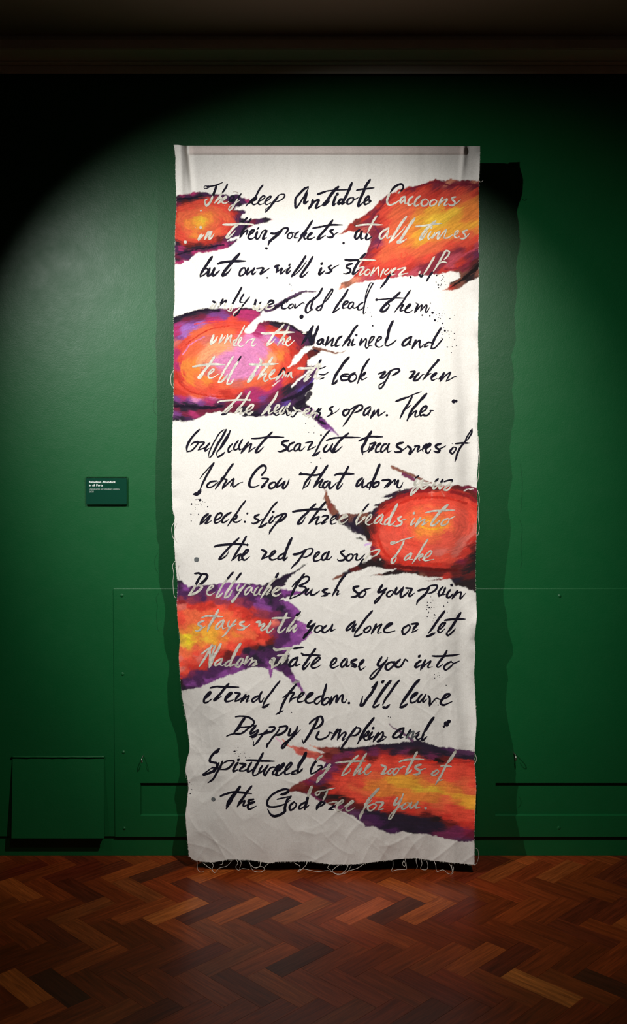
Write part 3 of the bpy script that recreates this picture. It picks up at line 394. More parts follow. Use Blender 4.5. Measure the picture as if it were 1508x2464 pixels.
# handwriting: word:stroke/stroke..., a stroke is a width and its points in quarter pixels from the @ origin
WORDS = r"""
@425 425
They:8 330,92 290,112 264,110 268,92 310,88/15 290,98 330,92 380,82 442,56/20 382,90 365,140 345,192/18s 345,192 325,240 300,270 285,280 270,250 275,225 300,215/16 488,72 470,110 435,160/16s 435,160 400,210 365,255/14s 365,250 405,215 425,200 430,210 405,250 398,262 425,245/14s 428,240 458,218 478,202 470,192 445,215 440,245 462,258 500,240/13 505,242 512,205 530,186 550,190 545,215 515,238 540,238 575,205/13 620,165 600,190 585,215/13s 585,215 545,285 515,320 500,315 515,285 560,260 610,225
keep:16 828,82 795,125 760,190 720,240 685,262 665,285/15 702,240 742,206 768,200 754,224 722,238 735,268 765,262 798,238/13 790,235 820,225 850,195 830,185 800,215 785,250 800,270 840,255/13 840,245 880,225 910,195 895,190 865,215 850,250 865,270 905,250/17 975,195 935,245 895,295 860,335 850,345/12 905,265 940,225 970,190 1000,170 1035,172 1035,195 1010,220 975,238 950,240/8 850,345 855,315 885,290
Antidote:19 1262,100 1225,120 1180,165 1145,210 1140,260 1145,300 1175,270 1215,205 1250,150/26 1250,150 1235,210 1230,255 1265,235/8 1268,95 1262,120 1240,160/22 1310,225 1300,265 1270,310/20 1270,300 1310,255 1350,225 1365,232 1340,290 1350,300 1395,275/24 1555,98 1520,130 1480,180 1445,235 1410,270 1430,270 1470,235/24 1355,170 1372,165 1440,140/14 1420,150 1440,140 1520,130 1675,125/22 1530,190 1510,245 1505,275 1535,255/22 1550,160 1538,182/22 1685,60 1660,120 1630,185 1600,240 1590,265 1620,250/20 1600,215 1570,225 1555,255 1565,262 1600,235/16 1670,205 1645,225 1640,260 1665,262 1695,235 1700,205 1675,205/12 1690,225 1722,215 1750,200/22 1860,30 1820,90 1795,150 1770,205 1750,255 1748,285 1770,270 1800,240/18 1730,132 1760,125 1900,108/18 1805,240 1835,225 1852,200 1840,190 1815,215 1805,250 1815,268 1858,250/24 1858,228 1860,246
in:18s 240,555 220,580 210,608 225,595 262,558/22s 310,530 295,555 270,605/18s 270,590 310,550 335,530 310,590 320,600 345,575 360,550
their:22s 445,462 520,462 610,455 740,460/18 680,395 640,430 600,452/18s 600,452 545,495 505,545 480,580 490,590 530,560 565,520/16 715,405 690,440 655,490 630,530 605,590/15 610,585 640,545 680,515 670,560/18 690,565 730,540 745,515 720,520 700,550 690,590 720,600 760,575/20 775,530 760,580 775,600 800,580/12 790,488 772,510/14 800,575 825,530 850,515 872,520/19 868,520 845,560 830,600 865,585
pockets:24 905,545 945,548 1010,525/22 1010,520 970,560 920,600 890,630 880,660/18 985,535 1025,500 1065,495 1065,525 1040,555/13 1105,535 1075,552 1066,585 1090,595 1115,565 1105,537 1135,545/14 1172,532 1148,548 1134,585 1165,588/20 1305,425 1270,480 1225,545 1190,595 1165,630/16 1190,570 1230,530 1245,545 1225,575 1235,600 1265,580/16 1270,575 1300,550 1295,540 1265,570 1262,600 1290,600 1330,580/20 1500,420 1460,472 1420,520 1375,570 1355,600 1380,595 1430,565/20 1310,495 1400,480 1480,465 1595,465/18 1508,508 1475,522 1495,545 1508,570 1480,585 1445,580/12 1495,580 1530,548 1555,538
but:22 340,770 300,830 260,890 230,940 225,965/16 228,962 270,940 300,905 290,885 265,892/20 320,880 305,920 300,955 330,940 360,890/20 365,880 345,930 355,955 390,925 415,900/24 605,740 560,790 510,850 460,910 440,950 465,945 500,915 525,880/25 395,840 440,825 540,815 665,812
our:18 635,880 610,910 605,950 630,950 660,920 655,880 620,885/18 690,880 675,920 680,940 725,895/18 748,880 725,920 735,940 765,915/18 770,885 820,878 832,890 805,930 815,935 850,910 895,880
will:20 985,855 945,865 970,880 955,918/16 955,925 1000,890 1015,885 1000,920 1005,935 1055,890/16 1090,842 1078,862/17 1090,872 1060,910 1062,935 1100,900/20 1240,765 1200,830 1150,900 1100,960/13 1105,965 1160,925 1210,870 1250,810/20 1310,770 1270,840 1220,910 1190,955 1205,965 1240,940 1265,912
is:20 1392,880 1370,930 1380,940 1425,905/20 1398,830 1388,850/18 1485,855 1462,872 1475,892 1488,905 1460,928 1430,928/12 1480,900 1520,870 1560,850
@790 425
Caccoons:18s 670,160 690,145/18 690,145 720,105 708,75 680,75 630,105 590,160/18s 590,160 565,220 570,262 600,272 650,250 685,225/15s 735,190 705,205 690,240 697,252 718,235 738,200 735,235 738,262 765,250/16s 812,190 785,210 766,248 775,275 812,258/16s 880,188 848,215 828,258 840,282 880,262/15s 932,215 905,230 893,258 905,282 940,275 962,240 940,215/15s 1015,222 988,235 975,262 988,282 1022,268 1042,238 1018,220/16s 1095,200 1075,240 1055,285/14s 1060,280 1090,240 1135,215 1140,225 1115,265 1120,278 1155,262/16s 1225,195 1190,205 1195,225 1217,245 1205,275 1170,275 1152,262/12s 1205,275 1240,250 1270,222
at:20 300,510 270,535 255,580 270,600 300,570 322,518 310,560 315,600 345,588/17s 465,380 430,430 400,490 375,545/18 375,545 360,590 375,605 418,578/18 255,470 280,472/18s 265,475 320,465 400,460 520,465
all:16s 580,495 530,520 495,560 495,595 525,590 560,545 582,500/13s 578,520 562,580 575,590 605,565/20s 750,385 700,450 650,530 600,610 582,638/12s 585,635 640,590 690,540 740,480/22s 830,402 780,470 730,550 690,610 665,632 700,630 750,600
times:18s 840,480 900,475 1000,460 1090,450/20s 1032,425 980,470 930,520 895,570 880,605 905,595 930,560 952,530/12s 998,480 985,502/14s 985,530 960,570 965,600 990,580/14s 1022,540 995,595 1040,545 1070,530 1050,580 1055,600 1095,550 1132,508 1125,540 1110,590 1130,592/14s 1112,592 1150,588 1195,560/12s 1205,570 1240,545 1250,520 1225,530 1212,570 1235,590 1262,575/15s 1335,515 1295,530 1310,555 1320,585 1285,598 1262,590/10s 1310,595 1335,572 1355,548
stronger.:18 228,838 185,850 175,875 210,890 205,920 165,935 145,930/20 355,740 310,790 270,850 245,900 235,935 255,930 295,895/24 160,800 210,805 300,800/18s 300,800 360,800 455,805/14s 285,885 325,870 340,880 310,920 300,950 345,925/12s 380,890 350,920 355,945 385,940 400,905 380,888/14s 440,875 420,920 400,960/12s 405,955 445,905 480,872 478,920 480,950/14s 532,890 512,930 500,965/12s 575,888 540,920 550,940 580,925 605,890/20 620,930 580,960 550,1010 500,1072/12s 600,930 630,905 650,880 625,890 605,920 610,945 645,938/14s 665,895 710,880 742,880 700,920 680,948 730,935 765,928
If:16s 1018,772 985,830 950,890 915,940/18 910,945 890,962 870,935/18s 870,935 882,910/16s 1160,720 1130,715 1100,760 1050,850 1010,910/16 1000,920 970,960 942,1008/14s 1165,725 1150,760 1112,800/14s 1050,845 1100,820 1142,830
.:o10 790,968/o12 145,640/o8 1040,952/o9 1056,1043/o5 1035,1015/o4 1085,1000/o4 1098,950/o5 1100,985/o4 1120,1010/o4 1060,1070/o4 1080,1050/o3 1130,1040/o3 1110,965
@425 425
.:o13 862,690/o8 870,973/o4 1088,1035/o4 1100,1050
~:o14 232,488/o8 232,327/o15 82,630/o3 460,280/o3 475,283/o3 180,490
@425 680
only:22 350,180 372,192/16s 348,212 325,240 350,245 375,215 385,190/18d 445,160 430,190 395,245/16 400,235 440,195 475,170 470,200/14s 470,200 458,235 470,250/18d 625,45 590,110 550,180 520,235 500,275/12s 490,265 520,278 540,238/16 645,110 620,150 610,185 640,190/14d 700,140 660,190 620,240 590,290 555,318 550,295 590,260 630,225
we:20d 762,165 752,205 738,245/20s 735,238 750,255 798,220/14 810,185 795,212/20s 800,212 772,258 800,268 850,225/18 885,215 930,195 925,175 900,175 872,205/16s 868,215 862,250 900,250 940,228
could:16 1060,190 1065,168 1040,165 1020,200 1010,240 1040,250 1078,235/14 1110,205 1080,225 1085,250 1115,235 1120,210 1102,205/14 1140,205 1138,245 1180,215 1210,195 1228,200/18 1400,55 1370,110 1330,150 1285,182 1250,225 1240,270 1255,290 1280,275 1310,250/16 1318,145 1302,200 1292,250 1312,265/14 1490,68 1445,130 1412,190 1392,250 1385,270/12 1478,62 1500,65 1492,100 1450,160 1415,195/16 1400,215 1360,235 1345,260 1375,265 1402,225
.:o21 1200,330
under:22s 355,508 335,560 330,590 370,560 392,520/15s 440,500 420,550 405,588/12s 405,585 440,550 470,510/14s 490,500 480,545 460,590/13s 468,578 500,530 525,505 515,560 525,592/12s 652,415 625,470 590,530 562,580 555,600/12s 585,545 550,560 545,600 580,608/12s 585,595 620,550 625,530 605,540 590,590 615,615 650,600/12s 660,590 690,555 720,545 752,535 730,570 720,600 740,610 768,588
the:24s 815,485 860,490 1000,480 1130,478/18s 1032,403 990,450 940,490 905,545 868,598 880,600 920,575 948,542/16s 1080,420 1050,480 1010,545 968,605/14s 972,598 1020,545 1035,550 1020,590 1040,600/13s 1050,580 1090,545 1090,525 1065,545 1050,590 1080,605 1132,555
Manchineel:18s 1215,490 1245,482/16 1240,482 1272,470/22 1312,420 1275,480 1240,540 1202,594/26 1298,440 1282,520 1290,592/22 1362,420 1345,470 1320,530 1300,600/18 1400,540 1365,560 1355,585 1380,590 1410,545 1405,590 1432,590/18 1460,520 1445,570 1430,610/16 1442,600 1480,560 1508,535 1495,580 1490,610 1525,595/18 1590,515 1555,540 1530,590 1535,610 1572,600/20 1740,410 1705,450 1675,500 1630,560 1595,612/16 1600,605 1640,560 1662,545 1665,570 1645,605 1675,600/16 1700,545 1685,590 1690,605 1720,590/24 1780,545 1762,605/14 1762,600 1800,560 1818,540 1825,560 1815,610 1830,630 1860,600/14 1850,590 1890,545 1900,520 1875,525 1855,560 1845,600 1880,610/14 1910,580 1960,545 1970,525 1945,525 1920,565 1915,605 1950,622 1990,600/24 2080,370 2060,410 2040,460 2030,520 2010,570 2005,600/16 2010,605 2040,605 2080,580 2115,550
tell:22s 155,810 240,795 340,785 465,790/20s 362,712 320,780 280,830 240,880 210,915 230,915 258,878/14s 300,890 350,855 360,835 335,840 305,880 310,915 345,915 408,878/17s 542,712 500,780 450,860 400,955/22s 402,960 440,945 490,885/18s 590,760 540,840 500,920 480,975/16s 482,978 520,970 550,925/14 618,710 597,745 575,782
them:22s 700,785 790,790 900,785 975,780/20s 800,732 812,762 780,810 740,870 688,948 700,950 735,910 752,880/20s 922,718 890,770 850,830 810,880 780,932/16s 790,920 840,880 860,880 840,920 850,950 885,930/14s 892,900 930,870 945,840 925,845 895,890 900,925 940,920 992,890/20u 955,940 985,890 1020,825/14s 965,935 1010,880 1030,855 1035,880 1015,918/16 1030,820 1045,850/15u 1042,910 1060,880 1085,862/15s 1062,912 1100,862 1100,900 1118,918
to:24s 1168,825 1230,825 1330,820/20 1388,745 1365,778/20s 1365,778 1300,850 1250,910 1228,945 1250,935 1292,898/18s 1385,785 1350,850 1335,900 1350,925 1390,900/12 1360,830 1400,822 1435,805/13 1370,882 1420,885 1465,858/14 1378,930 1418,915
@790 680
lead:18 187,68 150,130 105,190 65,250 38,292/14 45,290 75,270 112,243/16 145,220 185,195 185,180 160,185 140,215 140,245 182,238/14 235,185 205,200 190,240 215,245 240,200/13 242,192 235,235 255,245 288,222/14 332,190 290,220 285,260 320,255 347,215/12 432,5 400,60 370,130 350,190 340,250 335,300 358,288/10 425,5 400,10 370,80 355,140 350,180
them:22 687,95 650,130 610,165 560,200 515,250 505,275 540,275 575,240 585,215 560,200/14 455,165 480,165 560,158 650,148 745,150/16 787,76 750,130 710,190 670,240 633,288/16 660,250 700,215 720,215 695,250 695,272 732,263/16 735,260 780,230 790,210 770,215 745,250 740,280 770,288 812,265/18 862,208 850,240 828,292/14 835,285 870,240 900,215 885,270/14 885,275 915,240 940,215 945,230 935,270 945,285 975,238/6 840,195 865,205
and:19 800,520 750,545 715,580 715,605 750,600 790,550 803,522/16 795,540 777,590 795,600/20 842,553 825,590 803,637/16 815,620 850,575 880,555 875,600 885,625 922,590/20 1082,438 1050,490 1020,540 1000,590 985,635/16 985,635 1020,630 1060,590 1102,538/14 1000,580 960,575 930,600 925,620 962,605
look:22 197,718 150,770 110,830 70,890 35,975/24 35,975 65,965 85,938/18 190,880 150,885 120,905 130,940 180,935 215,905 190,880/18 255,868 215,890 195,925 210,950 245,945 270,910 255,875/12 120,905 190,900 262,880/18 392,733 360,780 330,830 305,900 278,972/14 300,920 340,870 357,865 340,890 310,905 325,935 372,912
up:18 478,880 530,860 545,860 520,890 500,915 530,915 580,865 602,848/14 600,850 560,930 520,1000 490,1020 490,985 530,960 575,922/18 580,860 630,835 670,830 682,850 650,875 608,897
when:18 785,858 830,855 808,890 780,922 830,900/18 872,868 840,905 820,940 860,935 900,890 922,880/18 1062,743 1010,800 970,850 935,900 908,937/14 925,920 960,885 988,873/16 990,920 1030,885 1040,870 1015,880 990,910 1000,940 1045,922/14 1060,930 1092,890/20 1112,868 1090,910 1073,952/14 1080,945 1120,900 1170,862 1165,885 1130,950/12 1130,950 1180,925 1215,905 1237,910
.:o12 268,505/o13 462,165/o14 1057,745/o12 1000,290/o8 902,313/o7 975,320/o11 1024,362/o7 1098,392/o10 1120,463/o5 1065,297/o5 1070,315/o5 1075,345/o4 1055,350/o4 1090,320/o4 1015,265/o4 1040,310/o4 1060,335/o4 982,197/o4 1100,295/o4 1210,315/o6 1168,347/o5 1210,490/o6 1088,533/o4 1090,480/o4 1150,465/o4 1140,480/o4 1180,468/o4 1160,500/o5 1212,548/o6 1232,606/o7 1143,620/o5 1190,617/o5 1182,673/o8 425,415/o5 415,325/o4 400,285/o4 375,240/o3 1110,430/o4 1100,500/o4 1165,530/o3 1010,330/o3 1035,385/o3 1050,375/o3 1120,300/o3 1105,265/o9 1056,22/o5 1085,15/o5 1060,48
@425 938
the:18s 395,120 430,108 560,98 715,98/24s 695,100 712,96/17s 625,30 580,85 530,140 485,180 440,222/22 432,238 465,232 498,208/14s 470,225 510,185 540,158/17s 708,15 675,75 640,130 590,185 555,228/14s 565,225 610,190 625,180 615,210 610,235 640,218/16s 650,215 710,190 740,150 715,145 675,185 670,220 700,225/22s 690,240 738,205/18 655,235 680,243
heavens:20s 972,22 945,80 905,135 860,190 815,242/14s 830,235 875,190 900,175 885,210 890,230 930,205/14s 935,205 975,175 990,150 965,150 940,190 945,215 985,200/14 928,225 960,245 1000,222/16s 1030,160 1005,190 990,220 1015,225 1060,150/16s 1090,130 1060,180/14 1010,238 1045,220 1060,190 1060,240 1085,240 1112,200/12s 1060,185 1080,225 1110,235/16 1100,255 1122,258 1160,210 1200,162/14s 1120,165 1150,200 1175,195 1205,207/17s 1215,235 1260,210 1280,190 1250,185 1225,215 1240,245 1285,240/16 1295,172 1280,208/17s 1320,200 1290,235 1268,268/14s 1275,262 1320,225 1340,225 1320,272/13 1330,222 1368,178 1350,215/14 1390,178 1362,215 1382,225 1362,268 1395,265/16 1505,160 1470,182 1493,208 1480,238 1445,258/10 1480,240 1530,215 1567,182
brilliant:19 217,383 170,430 125,490 98,550 100,600/16 102,595 150,580 205,515 200,500 160,510 135,535/14 205,505 258,503 262,515 230,545 205,582/14 205,578 260,562 300,530/16 318,512 278,560 275,588 312,562/11 455,383 410,420 350,520 310,610 312,655/18 475,383 440,450 390,530 345,620 320,655/13 515,390 490,460 440,540 388,600 390,645/14 500,420 450,500 405,580/20 395,648 435,625 462,600/15 535,520 500,560 500,600 532,580/15 592,488 560,530 550,570 575,575 610,540/16 632,478 600,540 605,575 632,565/18 690,505 650,560 618,612/15 630,600 680,545 718,518 705,560 692,602/12 695,600 730,570 765,550/19 917,408 870,455 820,510 780,560 760,600 790,595 838,548/19 722,468 790,465 880,455 1032,455
scarlet:20 1075,490 1030,495 1015,520 1050,545 1055,570 1000,595 973,590/17 1132,505 1090,525 1070,565 1080,590 1125,570/16 1180,515 1145,535 1130,575 1150,585 1185,545 1190,520 1180,570 1195,585 1235,548/16 1238,512 1290,500 1305,510 1275,550 1258,582/12 1260,580 1310,560 1338,542/15 1468,393 1420,450 1380,510 1345,580 1312,632/22 1305,635 1340,622 1378,595/18 1448,528 1415,570 1420,595 1450,590 1485,545/15 1500,518 1480,570 1500,600 1535,565/19 1652,418 1600,460 1560,500 1520,555 1495,600 1540,590 1592,542/18 1440,488 1470,475 1520,463 1600,458 1765,458
John:10 360,697 320,740 265,800 222,855/17 358,705 320,770 280,840 245,910 225,960/27 228,965 205,998 160,1005/16 385,878 330,885 295,915 300,940 345,930 400,885/19 542,713 500,770 455,840 410,900 372,955/22 450,840 425,870/16 455,858 480,870 450,920 438,955/16 440,950 500,895 548,855 540,890 545,935 600,900 637,888/13 545,880 515,930
Crow:20 822,818 858,765 850,735 820,730 770,770 725,830 700,890 705,930 750,935 797,915/24 815,822 830,812/18 820,852 875,855 877,868 840,910 815,942 852,922/18 930,890 900,905 885,935 910,950 945,930 950,895 922,890/18 1010,853 975,895 962,935 1000,915 1040,875/18 1042,880 1020,930 1030,950 1065,910 1083,858
that:20 1178,818 1230,812 1330,822 1420,798/26 1185,808 1205,803/19 1350,738 1320,790 1280,840 1240,890 1213,955/14 1225,940 1260,920 1288,862/21 1452,728 1410,790 1370,850 1315,942/16 1320,935 1370,890 1405,860 1385,900 1370,935 1402,940/18 1455,878 1420,895 1405,930 1430,940 1475,885 1465,930 1480,948 1545,890/19 1652,738 1620,800 1585,860 1550,920 1545,950 1565,945 1597,902/23 1518,822 1570,808 1705,810
@790 938
open.:19 180,190 150,200 140,230 160,250 190,225 200,195 172,185/15 290,150 250,190 210,250 170,310 138,352/18 212,190 270,155 320,150 325,180 290,205 245,222/18 402,163 360,185 340,220 345,245 375,225 412,170/15 405,190 382,230 385,250/18 442,200 420,240 403,277/16 410,270 450,225 482,188 475,230 480,250 515,230 547,208
The:24 648,112 690,95 762,70/13 760,72 830,40 893,18/18 805,62 770,130 730,190 688,275/22 943,38 900,85 850,140 800,200 755,298/10 740,190 795,145/14 780,260 820,215 848,203 835,235 840,260 882,240/18 890,220 935,190 945,160 915,165 885,210 885,250 915,240/20 905,240 950,245 988,205/12 975,200 1012,200
treasures:23 412,402 375,460 345,520 322,560 328,625/20 292,492 350,465 400,450 522,452/12 330,600 380,580 397,535/20 398,522 440,510 450,515 415,560 383,602/12 390,595 440,560/15 455,560 500,525 495,515 470,535 455,575 460,600 505,588/16 560,520 530,530 505,570 510,600 550,570 585,515 567,560 572,600 605,585/21 717,508 670,520 660,545 700,575 690,595 650,600 632,590/12 690,595 730,570 765,540/20 762,540 792,570 778,620 810,590 842,548/18 828,542 872,543 850,592/12 855,600 902,570/15 905,575 940,540 945,525 920,540 905,575 910,595/18 950,560 985,530 968,520 940,560 938,595 960,608 985,575/20 1082,518 1035,535 1040,560 1070,580 1050,600 1012,590/13 1075,565 1105,552 1128,538
of:17 1200,555 1170,590 1190,615 1215,590 1228,560 1200,550/13 1382,378 1340,440 1310,500/13 1380,385 1375,420 1335,485/17 1330,480 1280,540 1245,600 1217,690/18 1222,518 1280,512 1357,512/14 1220,670 1238,655
adorn:19 325,850 290,875 270,915 275,930 310,905 342,853/16 335,880 325,915 330,940 372,915/14 420,880 380,905 370,935 400,935/23 492,718 465,790 435,860 410,910 393,958/20 470,890 440,900 430,935 470,925 487,892 460,882/24 515,872 575,866 598,872/16 600,872 560,920 535,945/18 600,880 570,935/15 562,940 610,890 642,863 630,912/16 638,912 672,870 660,930 690,940 717,890
your:16 838,848 872,824/18s 850,858 830,895 835,920 870,895 907,862/18s 910,870 880,920 840,970 800,1005 790,1010 810,960 862,928/18s 940,898 905,915 890,945 920,950 955,920 945,895 975,890/18 1055,856 1030,880 1022,905/18s 1025,893 1005,935 1020,950 1062,908/18 1100,862 1085,890 1072,915/18s 1080,900 1065,935 1075,950 1112,918/17 1112,885 1150,872 1188,868 1170,900/18s 1180,888 1150,920 1105,962/18s 1110,965 1150,962 1192,915
.:o12 562,245/o20 1205,112/o14 1228,108/o4 1190,518
@425 938
.:o8 1388,435/o4 1320,415/o7 1385,658/o5 1345,630/o4 1292,700/o5 1240,322/o4 1270,410/o4 1325,350/o4 1345,745/o11 225,1060/o5 185,1058/o4 205,1053/o4 247,1078
@425 1196
neck:20 302,163 265,190 245,220 222,264/16 230,260 270,225 310,185 327,175 305,215 280,245 285,255 335,228/18 360,230 410,205 435,175 425,155 395,165 370,205 365,240 385,250 435,222/18 522,148 490,165 450,200 435,235 455,245 502,215/16 662,36 620,90 580,150 540,205 488,280/16 520,225 560,185 580,180 570,205 545,220 555,240 585,240 627,215
.:o10 680,158/o11 655,238
slip:18 792,168 755,185 755,205 785,220 780,240 745,255 720,250/12 780,240 825,212/16 967,46 925,90 890,140 850,200 820,245 795,297/24 790,290 825,280 870,250/17 925,183 895,225 890,245 910,245 945,208/20 935,138 922,150/15 1030,165 1000,200 960,250 920,300 888,358/20 940,200 990,175 1040,160 1050,180 1020,215 975,240 948,240/12 890,350 900,310
three:24 1117,142 1170,132 1310,118 1440,120/25 1424,122 1440,121/19 1337,66 1290,110 1250,155 1200,200 1165,255 1200,250 1225,215 1237,193/19 1432,48 1390,95 1350,145 1310,200 1268,258/16 1280,250 1330,205 1368,190 1350,225 1340,260 1375,250 1388,235/18 1398,190 1420,180 1450,180 1455,195 1425,225 1393,257 1445,238/15 1480,235 1520,205 1535,180 1505,190 1480,225 1490,260 1535,248/12s 1490,218 1522,195/15s 1560,225 1610,200 1642,185 1620,175 1585,200 1560,235 1580,258 1620,240 1645,215/12 1568,252 1610,263
the:24 363,478 410,465 560,452 690,460/28 675,460 690,460/18 597,396 550,440 500,490 450,545 408,598 440,590 480,560 500,523/18 670,378 635,440 595,505 560,560 528,612/15 545,600 590,560 620,550 600,580 598,610 632,593/18 635,570 680,530 690,510 670,510 640,550 630,585 655,607 702,573
red:20 818,508 855,525 855,545 818,597/15 815,598 870,575 912,553/18 895,580 940,540 950,520 925,525 900,560 895,590 925,605 978,583/16 1030,540 985,570 975,595 1005,595 1038,558/24 1107,395 1080,450 1055,510 1035,570 1030,605 1045,600 1064,578
pea:24 1122,552 1160,548 1222,523/17 1245,505 1200,570 1160,625 1120,665 1098,692/14 1180,545 1230,510 1290,495 1310,510 1290,550 1240,578 1203,575/16 1320,590 1365,550 1370,530 1345,540 1320,580 1325,615 1365,610 1397,588/18 1442,530 1405,560 1395,595 1420,605 1455,560 1467,518 1447,570 1445,600 1470,595 1495,568
Bellyache:19 172,737 215,733 242,760/22 240,740 285,745 290,775 250,820 208,850/20 228,762 200,810 178,858/18s 180,850 150,900 112,948/20s 212,850 242,862 225,890 180,925 120,945/14s 290,910 345,870 355,855 330,855 300,890 290,925 320,945 372,913/18 542,725 510,760 482,798/16s 482,795 440,850 400,920 375,972/20s 375,968 410,955 442,923/18 620,732 590,770 562,808/20s 562,800 520,860 480,920 458,967/20s 465,970 505,950 532,898/14s 602,838 580,880 590,900 630,870 662,840/14s 657,845 615,900 570,960 530,1000 540,1010 560,985 602,928/14s 715,860 680,880 655,920 665,940 700,910 725,870 720,910 742,930/14s 782,868 760,890 745,930 760,945 802,913/14s 825,870 802,895 790,930 812,942/20 977,732 947,785/18s 947,785 900,830 870,880 830,940 808,977/14s 825,950 870,890 905,860 900,890 860,940 892,928/18s 925,920 985,890 990,870 960,870 925,910 930,940 960,950 1007,923
Bush:20 1227,738 1190,790 1150,850 1120,910 1088,978/17 1110,862 1160,810 1240,765 1275,780 1250,820 1180,855 1230,865 1240,890 1180,940 1095,978/17 1270,880 1240,920 1250,940 1292,900/17 1302,888 1290,935 1320,940 1375,903/19 1450,883 1405,902 1435,925 1445,940 1392,955/15 1440,930 1480,925/19 1628,742 1580,800 1535,880 1495,955/15 1500,945 1535,900 1555,905 1540,940 1572,928
@790 1196
beads:15 387,65 345,115 322,148/17s 325,140 290,190 270,230 268,268/14s 272,265 310,235 350,200 345,190 322,207/14s 355,250 400,210 415,175 395,175 365,215 360,250 385,268 422,253/14s 520,165 480,190 450,225 440,250 470,245 510,205 525,175 510,225 500,250 525,262 548,248/14s 592,193 550,225 540,255 550,265 592,238/20s 662,68 630,130 600,190 585,240 580,265 610,262 642,233/16s 702,188 670,205 680,225 705,240 695,265 650,280 618,272/10s 700,225 748,213
into:14s 827,203 800,245 795,270 835,243/22s 826,150 815,163/18s 887,198 860,240 833,290/14s 840,285 880,240 925,215 915,250 900,270 935,250 962,233/22s 1147,76 1090,125 1050,170 1010,220 980,272/20s 985,275 1020,270 1072,223/18s 932,152 1000,135 1100,130 1217,125/14s 1150,205 1105,225 1085,260 1100,275 1140,255 1160,220 1138,205/12s 1160,215 1217,185
soup.:18 152,513 120,530 135,555 160,580 145,605 100,612 86,598/12 150,590 188,568/18 205,550 175,575 175,605 205,610 235,575 225,550 198,552/16 247,558 275,550 265,600 300,600 352,548/14s 400,530 440,515 485,505 485,530 455,560 412,580/14s 400,540 360,590 325,630/19 335,600 300,650/24s 498,600 503,606
Take:13s 640,430 602,438 608,455 650,440/14s 608,455 650,440 720,410 822,384/16s 727,423 700,480 670,530 640,570 610,600 608,632 630,630 652,588 640,565/14s 792,538 750,570 730,600 750,605 790,570 802,538 780,600 812,598/16s 957,406 920,460 880,530 840,590 806,640/14s 850,580 900,550 905,565 870,590 880,612/14s 905,600 965,570 995,530 975,520 935,560 915,595 940,612 1015,598
so:20 292,858 245,870 250,900 285,930 265,955 218,962/12 265,955 312,908/18 340,895 300,930 295,960 330,960 360,920 345,893 407,878
your:22 517,848 490,890 480,915 510,910 562,873/15 562,878 520,930 480,990 445,1022 450,995 490,960 548,918/16 600,900 565,925 565,955 595,955 625,915 602,897/20 657,873 640,920 660,930 700,890 722,863/19 717,878 695,930 700,965 750,930 772,900/18 743,875 790,880 800,890 775,940 785,955 828,923
pain:23 862,902 900,890 942,884/16 940,885 980,855 1040,850 1040,880 1000,915 957,930/20 970,870 935,930 890,970 860,1000 848,1033/17 1102,863 1070,900 1060,940 1080,945 1110,910 1127,868 1110,910 1100,940 1132,933/20 1172,893 1145,930 1140,960 1165,965 1200,928/24 1188,844 1178,856/20 1242,903 1215,940 1188,978/16 1200,965 1240,925 1272,915 1275,930 1268,978 1322,922
.:o4 985,960/o6 1062,958/o5 1147,1013/o5 952,1013/o6 957,1040/o7 970,1063/o4 1015,1063/o6 1108,1050/o4 985,1015/o4 1005,990/o4 1045,930/o4 950,1060
@425 1196
.:o24g 192,603/o11 227,28/o5 185,25/o4 250,43/o4 272,48/o8 142,66/o4 185,67/o3 205,70/o3 215,40/o4 240,76/o7 298,94/o3 180,103/o3 182,117/o6 137,165/o5 208,165/o5 140,230/o3 282,142/o3 230,60
@425 1454
stays:17s 262,158 215,178 210,200 240,215 225,245 190,258 180,250/10s 240,235 275,210/20s 400,55 375,105 345,155 315,205 295,262/18s 242,128 300,112 445,120/16s 450,150 400,185 375,225 390,240 430,200 455,155 440,200 445,235 475,225/16s 570,150 530,200 495,250 465,290 435,315/15s 505,160 490,205 515,215 575,190/18s 650,165 610,180 615,200 650,215 640,240 595,245 583,238/12s 650,235 705,195
with:22s 765,172 800,172 790,210/16s 790,215 830,190 845,195 810,240 830,250 870,215 905,160/18s 905,180 870,235 870,265 890,270 935,230/20s 918,135 960,132 1040,132 1100,130/20s 1060,85 1030,150 1005,200 980,245 985,270 1010,265 1050,225/20s 1130,160 1105,190 1080,225 1055,270/20u 1130,160 1160,110 1192,70/24 1150,105 1168,92/18s 1075,265 1120,220 1150,200 1125,240 1130,265 1160,235/14s 1150,135 1195,100
you:22 1300,155 1270,190 1262,215 1295,210 1335,180/22 1325,190 1290,240 1250,290 1220,330/12 1215,325 1235,290 1280,270/16 1370,205 1335,230 1330,260 1355,270 1395,240 1395,210 1365,205/19 1440,205 1400,240 1405,265 1430,270 1480,230 1500,195/16 1500,192 1490,225 1485,255 1525,240
Madam:16s 372,400 345,470 322,560/19s 238,478 290,440 360,395/18s 340,390 310,450 270,520 215,600/17s 318,430 320,500 312,600/22s 425,380 395,440 355,510 325,590 312,610/17s 440,520 390,545 365,575 380,590 420,560 440,525 420,575 440,590 465,570/14s 520,535 480,560 465,585 480,598 520,570/24s 615,378 580,430 550,490 525,550/18s 525,550 512,590 550,580 600,575/17s 620,520 585,560 570,595 600,600 635,545 640,520 630,560 655,570/18s 685,500 665,540 655,578/14s 665,570 700,530 730,518 715,560 690,590/17s 720,560 750,540 765,560 725,590/14s 735,595 780,572
